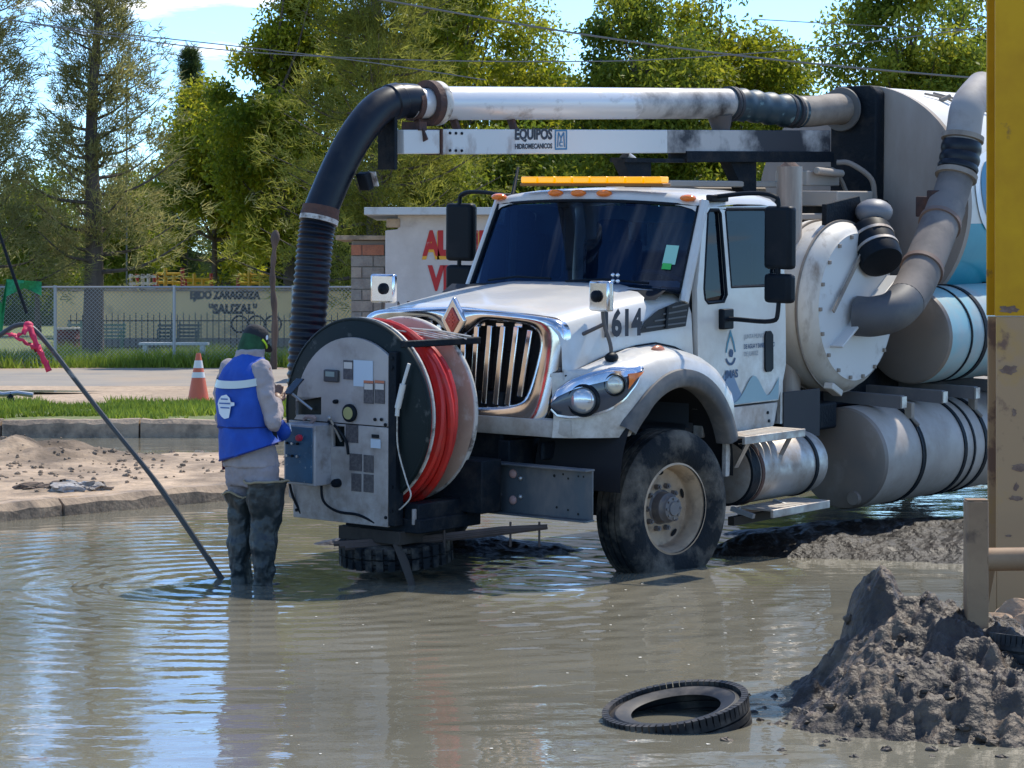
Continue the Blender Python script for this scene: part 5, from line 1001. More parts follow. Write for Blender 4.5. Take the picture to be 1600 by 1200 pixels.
lo = [(-.055, 1.205), (-.06, 1.235), (-.045, 1.26), (-.02, 1.285), (.012, 1.295), (.035, 1.275), (.042, 1.25), (.07, 1.247), (.068, 1.228), (.04, 1.222), (.03, 1.185), (.018, 1.15), (-.008, 1.142), (-.03, 1.155), (-.05, 1.175)]
MB().plate([lo], lambda a, c: vest_pt(rad(270) + a * 5.0, c, .012)).build('vest_emblem', mat('white_print', (.72, .75, .78), .7), vs, smooth=0)
b = MB()
for k, (zz, w_) in enumerate(((1.262, .045), (1.235, .075), (1.208, .06))): b.plate([[(-w_ / 2, zz), (w_ / 2, zz), (w_ / 2, zz + .008), (-w_ / 2, zz + .008)]], lambda a, c: vest_pt(rad(270) + a * 5.0, c, .015))
b.build('emblem_print', mat('blue_print', (.05, .12, .35), .7), vs, smooth=0, kind='stuff')
b = MB().box((.215, .06, 1.04), (.012, .035, .12)); b.build('side_buckle', M_BLACK, vs); b = MB().box((-.225, -.06, .88), (.008, .03, .14)); b.build('strap_end', mat('dark_red_strap', (.12, .02, .05), .8), vs)
b = MB(); b.ell((.10, .20, 1.03), (.11, .06, .12), None, 16, 10); b.build('vest_front_pouch', M_VEST, vs)
MB().box((.16, .245, 1.08), (.05, .012, .05)).build('pouch_patch', mat('white_print', (.72, .75, .78), .7), vs)
M_CAP = mat('black_cap', (.012, .013, .016), .8, bump=.3, bscale=60)
cp = MB().lathe([(.093, -.005), (.096, .03), (.090, .065), (.07, .092), (.035, .105), (0, .108)], hc + hr @ Vector((0, -.004, .006)), hr @ Z_, 28).build('cap', M_CAP, PR)
MB().plate([[(math.cos(a) * .078, .07 + math.sin(a) * .095) for a in [rad(180 * k / 14) for k in range(15)]]], lambda a, c: hc + hr @ Vector((a, c, .030 - c * .12)), hr @ Vector((0, 0, -.008))).build('cap_brim', M_CAP, cp)
MB().disc(hc + hr @ Vector((.094, .02, .045)), hr @ Vector((1, .25, .1)), .016, 14).build('cap_badge', mat('white_print', (.72, .75, .78), .7), cp, smooth=0)
b = MB(); b.lathe([(.082, -.105), (.092, -.06), (.095, -.02), (.093, .022)], hc + hr @ Vector((0, -.010, 0)), hr @ Z_, 28); b.lathe([(.075, 1.50), (.088, 1.53), (.092, 1.555)], (0, .05, 0), Z_, 28); b.build('green_neck_cloth', mat('green_cloth', (.02, .085, .035), .9, col2=(.012, .05, .02), scale=12), PR, smooth=70)
MB().tube([hc + hr @ Vector((.097 * math.sin(a), .0 + .097 * math.cos(a), .012 - .02 * math.cos(a))) for a in [rad(40 + 60 * k / 8) for k in range(9)]], .007, 6).build('neon_strap', mat('neon_yellow', (.55, .80, .03), .6), PR)
ph = MB().box((0, 0, 0), (.075, .010, .150)).build('mobile_phone', mat('black_phone', (.01, .01, .012), .2), bevel=.004); wp = Matrix.Rotation(rad(-43), 3, 'Z') @ Vector((.0, .335, 1.33)); ph.location = PR.location + wp; ph.rotation_euler = (rad(-50), 0, rad(-43)); tag(ph, "black mobile phone held in the person's hands", 'phone')
# ------------------------------------------------------------------ bent rod with ribbon
Yp = 16.4
pp = smoothpath([at(x, y, Yp + dy) for x, y, dy in ((350, 910, 0), (295, 828, 0), (237, 744, .0), (168, 658, 0), (115, 590, 0), (77, 541, 0), (50, 512, 0), (28, 508, 0), (5, 520, 0), (-40, 552, 0), (-90, 600, 0), (-150, 700, .2), (-190, 830, .4), (-210, 930, .5))], 6)
MB().tube(pp, [.019] * 12 + [.016] * (len(pp) - 12), 8).build('flexible_rod', mat('dark_grey_rod', (.05, .055, .058), .5, 0, dirt=(.35, .34, .32), dirt_lo=.60, dirt_hi=.70, dirt_scale=3)); o = bpy.data.objects['flexible_rod']; tag(o, 'long dark flexible rod bent into an arch with its foot in the water', 'rod')
M_RIB = mat('hot_pink_ribbon', (.70, .03, .10), .6, col2=(.55, .02, .07), scale=14)
def ribbon(P, w_):
    a = []; c = []
    for k, p in enumerate(P): t = .7 * math.sin(k * 1.1); d = Vector((math.cos(t) * w_, math.sin(t) * w_ * .8, w_ * .35 * math.sin(k * 2.2))); a.append(p + d); c.append(p - d)
    return a, c
b = MB(); k1 = smoothpath([at(45, 508, Yp - .03), at(56, 535, Yp - .05), at(66, 556, Yp - .06), at(77, 580, Yp - .04)], 5); a, c = ribbon(k1, .022); b.strip(a, c)
k2 = smoothpath([at(44, 508, Yp - .03), at(38, 520, Yp - .06), at(22, 525, Yp - .07), at(13, 521, Yp - .06)], 4); a, c = ribbon(k2, .026); b.strip(a, c); k3 = smoothpath([at(15, 521, Yp - .07), at(35, 532, Yp - .08), at(52, 542, Yp - .08), at(60, 548, Yp - .06)], 4); a, c = ribbon(k3, .024); b.strip(a, c); b.ell(at(44, 509, Yp), (.035, .03, .03), None, 10, 7)
rb_ = b.build('ribbon', M_RIB, smooth=60); k = rb_.modifiers.new('s', 'SOLIDIFY'); k.thickness = .004; tag(rb_, 'hot pink ribbon knotted round the top of the bent rod', 'ribbon')
# ------------------------------------------------------------------ steel column and guard rail on the right
CY = 13.7; cx0 = at(1548, 0, CY).x
# lean the upper body, keep feet planted
for ch in PR.children_recursive:
    if ch.type == 'MESH' and 'lean' not in ch.data:
        ch.data['lean'] = 1
        for v_ in ch.data.vertices:
            t_ = max(0, v_.co.z - .80); k_ = .15 * min(t_, .5) - .06 * max(0, t_ - .5); nar = 1 - .12 * min(1, max(0, (v_.co.z - .75) / .2)); v_.co.x = v_.co.x * nar - .73 * k_; v_.co.y = v_.co.y * nar - .68 * k_
            if ch.name.startswith('vest') and v_.co.z < 1.1: v_.co.z += (.73 * v_.co.x + .68 * v_.co.y + .05) * .32 * (1.1 - v_.co.z) / .17
M_YEL = mat('ochre_yellow_paint', (.62, .32, .004), .55, 0, spec=.25, col2=(.52, .25, .004), scale=2, dirt=(.20, .10, .04), dirt_lo=.66, dirt_hi=.72, dirt_scale=4)
M_PRIM = mat('faded_pink_beige_paint', (.42, .255, .13), .65, 0, spec=.3, col2=(.50, .27, .03), scale=1.3, lo=.50, hi=.66, dirt=(.20, .11, .07), dirt_lo=.60, dirt_hi=.66, dirt_scale=3)
C_ = empty('steel_column', (cx0 + .16, CY, .05)); tag(C_, 'tall steel column, ochre yellow above and faded beige below, at the right edge', 'column')
def hbeam(z0, z1, g=0):
    b = MB(); b.box((0, -.12, (z0 + z1) / 2), (.32 + g, .022, z1 - z0)); b.box((0, .12, (z0 + z1) / 2), (.32 + g, .022, z1 - z0)); b.box((0, 0, (z0 + z1) / 2), (.016, .222, z1 - z0)); return b
hbeam(1.665, 4.4).build('upper_shaft', M_YEL, C_, bevel=.004); hbeam(.05, 1.66, -.012).build('lower_shaft', M_PRIM, C_, bevel=.004)
MB().box((0, -.02, .035), (.46, .42, .03)).build('base_plate', M_PRIM, C_, bevel=.004)
MB().plate([[(-.155, .05), (-.21, .05), (-.155, .34)]], lambda a, c: (a, -.12, c), (0, -.012, 0)).build('gusset', M_PRIM, C_); MB().plate([[(.155, .05), (.21, .05), (.155, .34)]], lambda a, c: (a, -.12, c), (0, -.012, 0)).build('gusset', M_PRIM, C_)
M_RPAT = mat('bare_rust', (.17, .10, .07), .85, col2=(.25, .16, .11), scale=20, bump=.4)
for x, z, w_, h_ in ((-.09, 1.70, .11, .045), (-.085, 1.38, .10, .05), (-.06, 1.155, .03, .05), (-.03, .86, .11, .045), (-.05, .76, .03, .05), (-.05, .70, .08, .03), (-.09, .50, .04, .012), (.05, .42, .02, .03)):
    b = MB(); n_ = 18; P = [(x + w_ / 2 * math.cos(a) * random.uniform(.6, 1.15), z + h_ / 2 * math.sin(a) * random.uniform(.6, 1.15)) for a in [2 * math.pi * k / n_ for k in range(n_)]]
    b.plate([P], lambda a, c: (a, -.1335, c)); b.build('rust_patch', M_RPAT, C_, smooth=0)
p = on(1525, 1015, .22); gp = empty('guard_rail', (p.x, p.y, p.z - .12)); tag(gp, 'square post with a welded pipe rail, faded pink beige paint, beside the mud heap', 'guard rail')
M_GP = mat('faded_pink_beige_rail', (.33, .205, .115), .65, 0, spec=.3, col2=(.25, .15, .085), scale=3, dirt=(.12, .075, .05), dirt_lo=.56, dirt_hi=.70, dirt_scale=5)
MB().box((0, 0, .40), (.10, .10, .80)).build('post', M_GP, gp, bevel=.008); MB().box((0, 0, .803), (.096, .096, .004)).build('post_cap', M_GP, gp)
MB().cyl((.04, .0, .53), (2.2, .25, .53), .053, n=24).build('rail', M_GP, gp)
# tyres, rocks
p = on(1060, 1128, 0); b = tyre_mb(.315, .195, .17, 64, True); tt = b.build('old_tyre', mat('wet_black_tyre', (.014, .015, .017), .55, 0, spec=.3, dirt=(.13, .11, .09), dirt_lo=.5, dirt_hi=.70, dirt_scale=5), loc=(p.x, p.y + .02, -.012), rot=(rad(90 - 4), rad(0), 0)); tt.rotation_euler = Matrix.Rotation(rad(-9), 3, 'Y').to_4x4().__matmul__(Matrix.Rotation(rad(97), 4, 'X')).to_euler(); tag(tt, 'old black tyre lying half sunk and tilted in the water', 'tyre', 'discarded tyres')
p = on(1690, 1080, .12); t2 = tyre_mb(.33, .20, .24, 64, True).build('old_tyre', mat('dusty_tyre', (.025, .028, .03), .7, 0, spec=.2, dirt=(.16, .14, .12), dirt_lo=.5, dirt_hi=.7), loc=(p.x, 11.5, .17)); t2.rotation_euler = (rad(86), rad(5), rad(10)); tag(t2, 'tyre lying on the mud at the right edge below the guard rail', 'tyre', 'discarded tyres')
M_ROCK = mat('pale_orange_stone', (.42, .28, .17), .9, col2=(.30, .20, .13), scale=6, bump=.7, bscale=20)
for i, (x, y, Y, r, lab) in enumerate(((1566, 985, 12.15, .085, 'pale orange stone touching the guard rail post'), (1588, 965, 12.6, .10, 'larger pale stone behind the orange one by the column foot'), (1580, 1012, 11.9, .065, 'small cream stone beside the tyre at the right edge'), (1610, 985, 12.2, .10, 'stone cut off by the right edge of the picture'))):
    c = at(x, y, Y); b = MB(); b.ell((0, 0, 0), (r * 1.15, r, r * .8), None, 14, 9)
    for j, v in enumerate(b.v): n_ = noise.noise_vector(Vector(v) * 11 + Vector((i * 7, 0, 0))) * r * .5; b.v[j] = (v[0] + n_.x, v[1] + n_.y, v[2] + n_.z)
    tag(b.build('stone', M_ROCK, smooth=25, loc=c), lab, 'stone', 'stones by the column')
# ------------------------------------------------------------------ traffic cone
p = on(310, 626, .2); cn = empty('traffic_cone', (p.x, p.y, float(ground_h(np.array([p.x]), np.array([p.y]))[0]))); tag(cn, 'orange traffic cone with white bands standing on the dirt verge', 'traffic cone')
M_CONE = mat('faded_orange_plastic', (.62, .12, .05), .5, dirt=(.4, .25, .18), dirt_lo=.55, dirt_hi=.8)
MB().lathe([(.155, .04), (.035, .70), (.030, .715), (.0, .715)], (0, 0, 0), Z_, 28).build('cone_body', M_CONE, cn); MB().box((0, 0, .02), (.38, .38, .04)).build('base', M_CONE, cn, bevel=.008)
for z0, z1 in ((.36, .44), (.50, .61)): MB().lathe([(.155 - .12 * (z0 - .04) / .66 + .003, z0), (.155 - .12 * (z1 - .04) / .66 + .003, z1)], (0, 0, 0), Z_, 28).build('white_band', mat('white_band', (.72, .68, .64), .5), cn)
# ------------------------------------------------------------------ chain link fence
FY = 53.8; FX0, FX1 = -14.6, -2.6; FH = 1.66
fn = empty('chain_link_fence', (0, FY, .17)); tag(fn, 'grey chain link fence on round steel posts before the park', 'fence'); M_GALV = mat('fence_grey', (.36, .37, .37), .5, .6)
pst = None; k = FX0
while k < FX1 + .1:
    if pst is None: pst = MB().cyl((0, 0, -.1), (0, 0, FH + .04), .035, n=10).build('post', M_GALV, fn, loc=(k, 0, 0))
    else: q_ = pst.copy(); COL.objects.link(q_); q_.parent = fn; q_.location = (k, 0, 0)
    k += 2.5
MB().cyl((FX0, 0, FH), (FX1, 0, FH), .024, n=8).build('top_rail', M_GALV, fn)
n_ = int((FX1 - FX0) / .085); co = []; qf = []
for i in range(-int(FH / .085), n_):
    for s in (1, -1):
        xa = FX0 + i * .085; xb = xa + FH
        if s < 0: xa, xb = xb, xa
        P0 = np.array((xa, 0, .02)); P1 = np.array((xb, 0, FH - .01)); d = P1 - P0
        t0, t1 = sorted(((FX0 - P0[0]) / d[0], (FX1 - P0[0]) / d[0])); t0 = max(0, t0); t1 = min(1, t1)
        if t1 <= t0: continue
        A = P0 + d * t0; Bq = P0 + d * t1; nrm = np.array((-d[2], 0, d[0])); nrm = nrm / np.linalg.norm(nrm) * .0035; dp_ = np.array((0, .0035 * s, 0)); o_ = len(co); co += [A - nrm + dp_, A + nrm + dp_, Bq + nrm + dp_, Bq - nrm + dp_]; qf.append((o_, o_ + 1, o_ + 2, o_ + 3))
npmesh('wire_mesh', np.array(co), np.array(qf), M_GALV, parent=fn, kind='stuff')
# ------------------------------------------------------------------ park wall with lettering, play frames, benches, barrel
WY = 64.0; wt = at(0, 455, WY).z; a0, a1 = at(88, 0, WY).x, at(560, 0, WY).x
pw = empty('park_wall', (0, WY, 0)); tag(pw, 'cream painted park wall with black lettering beyond the fence', 'wall'); M_CREAM = mat('cream_wall_paint', (.90, .65, .31), .85, col2=(.82, .58, .28), scale=.8, dirt=(.30, .22, .15), dirt_lo=.58, dirt_hi=.75, dirt_scale=1.2)
MB().box(((a0 + a1) / 2, .1, wt / 2 + .1), (a1 - a0, .2, wt - .2)).build('wall_face', M_CREAM, pw, bevel=.01); MB().box(((a0 + a1) / 2, .1, .3), (a1 - a0 + .02, .26, .5)).build('wall_plinth', mat('grey_plinth', (.22, .20, .18), .9), pw); MB().box(((a0 + a1) / 2, .1, wt + .03), (a1 - a0 + .06, .28, .06)).build('wall_coping', M_CONC, pw)
M_INK2 = mat('faded_black_paint', (.035, .035, .03), .8)
def wl_(t, x0, y1, x1, hpx): p0 = at(x0, y1, WY); p1 = at(x1, y1, WY); lettering('wall_lettering', t, hpx / F_PX * WY * 1.38, (p0.x, -.006, p0.z), X_, Z_, M_INK2, pw, bold=.022, width=p1.x - p0.x)
wl_('EJIDO ZARAGOZA', 297, 472, 407, 13); wl_('"SAUZAL"', 326, 491, 402, 14)
M_PLY = mat('yellow_frame', (.62, .36, .02), .5); M_PLR = mat('red_frame', (.35, .03, .02), .5)
def play(name, x0, x1, Y, y0, y1, m1, m2, lab):
    r = tag(empty(name, (0, 0, 0)), lab, 'play frame', 'play frames behind the park wall'); A = at(x0, y0, Y); Bq = at(x1, y0, Y); n_ = max(3, int((Bq.x - A.x) / .42)); zt_ = at(0, y1, Y).z
    for k in range(n_ + 1): x = A.x + (Bq.x - A.x) * k / n_; MB().cyl((x, Y, .1), (x, Y, zt_ + .15 * (k % 2)), .05, n=8).build('frame_post', m1 if k % 3 else m2, r)
    for z in (A.z + .05, (A.z + zt_) / 2, zt_): MB().cyl((A.x, Y, z), (Bq.x, Y, z), .035, n=8).build('frame_rail', m1, r)
    for k in range(n_): x = A.x + (Bq.x - A.x) * (k + .5) / n_; z = (A.z + zt_) / 2; MB().tube([(x + .16 * math.cos(a), Y, z + .12 * math.sin(a)) for a in [k2 * math.pi / 6 for k2 in range(12)]], .025, 6, closed=True).build('frame_ring', m1, r)
play('play_frame', 245, 285, 67, 455, 428, M_PLY, M_PLR, 'yellow tubular play frame with rings behind the wall, left of the lettering'); play('play_frame', 290, 330, 68.5, 456, 436, M_PLY, M_PLR, 'low yellow play frame between the two others behind the wall'); play('play_frame', 372, 425, 67, 455, 430, M_PLY, M_PLR, 'yellow play frame above the end of the wall lettering')
b = MB(); A = at(205, 455, 66.5); hs = empty('red_white_hoarding', (0, 0, 0)); tag(hs, 'small white railing with red posts behind the wall at left', 'railing')
for k in range(5): x = at(205 + k * 9, 0, 66.5).x; MB().cyl((x, 66.5, .1), (x, 66.5, at(0, 428, 66.5).z), .045, n=8).build('rail_post', M_PLR if k in (1, 4) else M_EDGE, hs)
for y in (432, 443, 452): MB().box((at(223, 0, 66.5).x, 66.46, at(0, y, 66.5).z), (.72, .03, .07)).build('rail_board', M_EDGE, hs)
M_BEN = mat('green_bench_paint', (.10, .19, .12), .6, dirt=(.3, .3, .27), dirt_lo=.5, dirt_hi=.75)
def bench(x0, x1, Y, lab, m):
    A = at(x0, 0, Y).x; W_ = at(x1, 0, Y).x - A; r = tag(empty('park_bench', (A, Y, .2)), lab, 'bench', 'benches along the park wall')
    for k in range(4): MB().box((W_ / 2, .10 + .02 * k, .46 + k * .085), (W_, .02, .055)).build('back_slat', m, r)
    for k in range(3): MB().box((W_ / 2, -.25 + .11 * k, .40), (W_, .085, .025)).build('seat_slat', m, r)
    for x in (.05, W_ - .05): b = MB(); b.box((x, .0, .2), (.04, .04, .4)); b.box((x, -.24, .2), (.04, .04, .4)); b.bar((x, .09, .38), (x, .18, .80), .04, .03); b.tube([(x, -.24, .4), (x, -.25, .6), (x, -.1, .63), (x, .1, .6)], .018, 6); b.build('bench_end', m, r)
bench(103, 128, 61.5, 'short green slatted bench left of the pine trunk', M_BEN); bench(150, 195, 61, 'green slatted bench just right of the pine trunk', M_BEN); bench(245, 272, 60.5, 'dark slatted bench beside the fence post, below the wall', mat('dark_bench', (.05, .07, .06), .6)); bench(276, 312, 60.8, 'dark slatted bench under the first letters of the wall', MATS['dark_bench'])
r = tag(empty('iron_railing', (0, 62.6, .2)), 'low black iron railing with hoops in front of the cream wall', 'railing'); M_IRON = mat('black_iron', (.015, .016, .017), .6)
for k in range(46): x = a0 + .6 + k * .145; MB().cyl((x, 0, 0), (x, 0, .95 + .05 * (k % 2)), .012, n=5).build('picket', M_IRON, r)
for z in (.15, .80): MB().box((a0 + .6 + 22.5 * .145, 0, z), (46 * .145, .02, .03)).build('railing_bar', M_IRON, r)
for k in range(3): x = at(375 + k * 26, 0, 62.6).x; MB().tube([(x + .2 * math.cos(a), -.05, .72 + .2 * math.sin(a)) for a in [q2 * math.pi / 8 for q2 in range(16)]], .028, 6, closed=True).build('railing_hoop', M_IRON, r)
p = on(106, 556, .2); bl_ = tag(empty('litter_barrel', (p.x, p.y, .2)), 'rusty dark red litter barrel beside the pine trunk', 'barrel')
MB().lathe([(.29, 0), (.29, .02), (.28, .03), (.28, .2), (.288, .21), (.28, .22), (.28, .40), (.288, .41), (.28, .42), (.28, .60), (.29, .62), (.27, .62), (.26, .1)], (0, 0, 0), Z_, 28).build('barrel_body', mat('dark_red_barrel', (.13, .025, .02), .7, col2=(.09, .04, .03), scale=5), bl_)
MB().lathe([(.27, .60), (.295, .63), (.30, .66), (.28, .67)], (0, 0, 0), Z_, 24).build('bin_liner', M_EDGE, bl_)
p = on(272, 566, .2); wb = tag(empty('white_bench', (p.x, p.y - .0, .2)), 'plain white backless bench just beyond the fence', 'bench')
MB().box((0, 0, .40), (1.5, .3, .06)).build('seat', mat('bench_white', (.55, .57, .55), .7), wb, bevel=.01)
for s in (-1, 1): MB().box((s * .62, 0, .19), (.09, .26, .38)).build('leg', MATS['bench_white'], wb)
# dead trunk by the fence
p = on(437, 572, .2); ds = smoothpath([(p.x, 51.5, .1), (p.x + .03, 51.5, 1.2), (p.x - .02, 51.52, 2.0), (p.x + .02, 51.5, 2.6), (p.x + .05, 51.5, 2.98)], 6)
b = MB(); b.tube(ds, [.068 - .001 * i + .012 * math.sin(i * 1.7) for i in range(len(ds) - 5)] + [.08, .095, .09, .075, .03], 10); tag(b.build('dead_trunk', mat('brown_dead_wood', (.13, .09, .07), .9, col2=(.07, .05, .04), scale=6, stretch=(1, 1, .2), bump=.6)), 'bare brown trunk cut off short beside the black suction hose', 'tree trunk')
# green shade net and leaning dark pole at the left edge
M_NET = mat('green_shade_net', (.02, .28, .10), .8, col2=(.012, .18, .065), scale=20)
rr = []
for k in range(17):
    f = k / 16; x0 = -45 + 110 * f; yt = 440 + 70 * f if f < .5 else 436 + (f - .5) * 8; yb = 520 - 6 * f if f < .5 else 450 + 50 * abs(f - .76)
    if f < .5: yt = 432 + 96 * f; yb = 525
    rr.append([at(x0, yt + (yb - yt) * g, 52.6 + .12 * math.sin(f * 14 + g * 3)) for g in (0, .33, .66, 1)])
tag(MB().loft(rr, False, False).build('shade_net', M_NET, smooth=60), 'sagging green shade net hung by the fence at the left edge', 'net')
tag(MB().tube([at(-12, 330, 52.2), at(14, 410, 52.2), at(42, 490, 52.2)], [.03, .035, .035], 8).build('leaning_pole', M_DARK), 'thin dark pole leaning in front of the green net', 'pole')
# small dark pump-like wreck on the dirt verge (far left)
p = on(16, 633, .2); vb = tag(empty('metal_standpipe', (p.x, p.y, .18)), 'small dark metal standpipe with a crossbar on the dirt verge, far left', 'standpipe')
MB().tube([(0, 0, 0), (0, 0, .12), (.01, 0, .2)], [.07, .05, .03], 10).build('stem', M_DARK, vb); MB().tube([(-.35, 0, .20), (-.1, 0, .17), (.1, 0, .19), (.32, 0, .16)], .035, 8).build('crossbar', M_STEEL, vb)
# ------------------------------------------------------------------ painted workshop and block annex
BY = 45.0; bx0 = at(602, 0, BY).x; bz = at(0, 336, BY).z; M_BW = mat('dirty_white_plaster', (.55, .50, .46), .9, col2=(.47, .42, .38), scale=1.2, dirt=(.30, .25, .22), dirt_lo=.58, dirt_hi=.78, dirt_scale=1.5, bump=.3, bscale=20)
wk = tag(empty('workshop', (bx0, BY, .2)), 'low white plastered workshop with red painted lettering behind the cab', 'building')
MB().plate([[(0, -.1), (6.2, -.1), (6.2, bz - .2), (.22, bz - .2), (.22, bz - .45), (0.0, bz - .47)]], lambda a, c: (a, 0, c), (0, 3.5, 0)).build('wall', M_BW, wk, bevel=.015)
MB().box((3.0, 1.6, bz - .2 + .06), (6.7, 4.0, .13)).build('roof_slab', mat('pale_grey_slab', (.46, .48, .48), .8, dirt=(.3, .3, .28), dirt_lo=.5, dirt_hi=.7), wk, bevel=.01)
MB().box((.14, .05, bz - .34), (.24, .16, .16)).build('broken_block', M_CONC, wk, bevel=.02)
M_LR = mat('red_sign_paint', (.42, .02, .02), .7, dirt=(.5, .25, .2), dirt_lo=.62, dirt_hi=.72, dirt_scale=4); M_LY = mat('yellow_sign_paint', (.68, .33, .03), .7)
def sg(t, x0, y1, x1, hpx, m, dy, par=wk): p0 = at(x0, y1, BY); p1 = at(x1, y1, BY); lettering('sign_lettering', t, hpx / F_PX * BY * 1.38, (p0.x - bx0, dy, p0.z - .2), X_, Z_, m, par, bold=.03, width=p1.x - p0.x)
sg('A', 659, 405.5, 687, 41, M_LY, -.006); sg('LINE', 683, 405.5, 768, 41, M_LY, -.006); sg('A', 660, 400, 688, 37, M_LR, -.010); sg('LINE', 684, 400, 770, 37, M_LR, -.010)
sg('VIS', 668, 455, 718, 37, M_LR, -.010)
an = tag(empty('block_annex', (at(548, 0, 45.6).x, 45.6, .2)), 'small unplastered concrete block annex with a flat slab roof left of the workshop', 'building'); aw = bx0 - at(548, 0, 45.6).x - .01; ah = at(0, 376, 45.6).z - .2
MB().box((aw / 2, 1.02, ah / 2), (aw - .03, 2.0, ah)).build('mortar_core', mat('mortar', (.24, .21, .18), .95), an)
M_BL = [mat('grey_block', (.30, .26, .22), .95, col2=(.24, .20, .17), scale=7, bump=.5), mat('tan_block', (.36, .29, .23), .95, col2=(.28, .22, .18), scale=7, bump=.5), mat('red_block', (.42, .16, .09), .95, col2=(.33, .13, .08), scale=6, bump=.5)]
nr = int(ah / .2)
for j in range(nr):
    x = -.2 if j % 2 else 0
    while x < aw - .02:
        xa = max(x, 0) + .008; xb = min(x + .4, aw) - .008
        if xb - xa > .03: MB().box(((xa + xb) / 2, .01 + random.uniform(-.006, .006), j * .2 + .1), (xb - xa, .06, .184)).build('block', M_BL[2 if j >= nr - 1 else random.randint(0, 1)], an, smooth=0)
        x += .4
MB().box((aw / 2 - .1, 1.0, ah + .05), (aw + .32, 2.3, .08)).build('roof_slab', M_CONC, an, bevel=.01)
# ------------------------------------------------------------------ overhead cables and metal star
M_CAB = mat('cable_grey', (.14, .14, .14), .6)
def cable(P, Y, r, lab): tag(MB().tube(smoothpath([at(x, y, Y) for x, y in P], 8), r, 6).build('overhead_cable', M_CAB), lab, 'cable', 'overhead cables')
cable([(440, -30), (600, 0), (900, 52), (1200, 92), (1540, 123), (1800, 138)], 42, .017, 'thickest overhead cable running down to the right across the treetops')
cable([(-60, 18), (120, 48), (350, 78), (620, 93), (900, 96), (1080, 90), (1300, 72), (1560, 40)], 50, .012, 'thin overhead cable sagging across the whole row of trees')
cable([(-60, 20), (120, 45), (350, 70), (560, 95), (760, 125)], 52, .012, 'thin overhead cable just above the sagging one at upper left')
cable([(1180, 30), (1320, 38), (1450, 44), (1620, 50)], 52, .010, 'short thin cable at the upper right by the column')
sc = at(198, 128, 78); sr = tag(empty('metal_star', (sc.x, 78, 0)), 'wire star frame on a thin mast against the sky at upper left', 'star'); R5 = .76; pts = [Vector((R5 * math.sin(2 * math.pi * k / 5 + .1), 0, sc.z + R5 * math.cos(2 * math.pi * k / 5 + .1))) for k in range(5)]
for k in range(5): MB().cyl(pts[k], pts[(k + 2) % 5], .018, n=6).build('star_bar', M_CAB, sr)
MB().cyl((0, 0, .1), (0, 0, sc.z + .3), .03, n=6).build('mast', M_CAB, sr)
# ------------------------------------------------------------------ trees
M_BARK = mat('grey_brown_bark', (.13, .10, .08), .95, col2=(.075, .06, .05), scale=4, stretch=(1, 1, .25), bump=.8, bscale=12)
LM = {'bright': leafmat('bright_leaf', (.13, .18, .014), (.46, .43, .028), .62, (.60, .44, .04)),
      'green': leafmat('green_leaf', (.10, .155, .02), (.33, .35, .034), .6, (.46, .42, .04)),
      'olive': leafmat('olive_needle', (.15, .165, .03), (.38, .37, .065), .6),
      'pine': leafmat('pine_needle', (.16, .165, .06), (.42, .39, .14), .55, (.48, .38, .16)),
      'dark': leafmat('dark_leaf', (.04, .07, .022), (.12, .16, .045), .5)}
def rnd_dirs(n): v = RNG.normal(0, 1, (n, 3)); return v / np.linalg.norm(v, axis=1)[:, None]
def leaf_cloud(cent, rad_, n_each, ln, wd, droop, tone):
    C = np.repeat(cent, n_each, 0); R_ = np.repeat(rad_, n_each); T0 = np.repeat(tone, n_each); n = len(C)
    P = C + rnd_dirs(n) * (R_ * RNG.random(n) ** .45)[:, None] * np.array((1, 1, .75)); d = rnd_dirs(n); d[:, 2] -= droop; d /= np.linalg.norm(d, axis=1)[:, None]
    s = np.cross(d, rnd_dirs(n)); s /= np.linalg.norm(s, axis=1)[:, None] + 1e-6; L_ = ln * RNG.uniform(.6, 1.3, n)[:, None]; W = wd * RNG.uniform(.7, 1.25, n)[:, None]
    co = np.stack([P, P + d * L_ * .5 + s * W, P + d * L_, P + d * L_ * .5 - s * W], 1).reshape(-1, 3)
    return co, np.arange(4 * n).reshape(-1, 4), np.clip(np.repeat(T0 + RNG.normal(0, .16, n), 4), 0, 1)
def trunk_path(H, lean, n=9): 
    ph = random.uniform(0, 6); return [Vector((lean * (k / n) ** 1.5 * H * .1 + .10 * math.sin(k * .9 + ph) * (k / n), .08 * math.cos(k * .8 + ph) * (k / n), H * k / n)) for k in range(n + 1)]
def place(name, lab, px, Y, grp): p = at(px, 0, Y); return tag(empty(name, (p.x, Y, .15)), lab, 'tree', grp)
GT = 'trees beyond the fence'
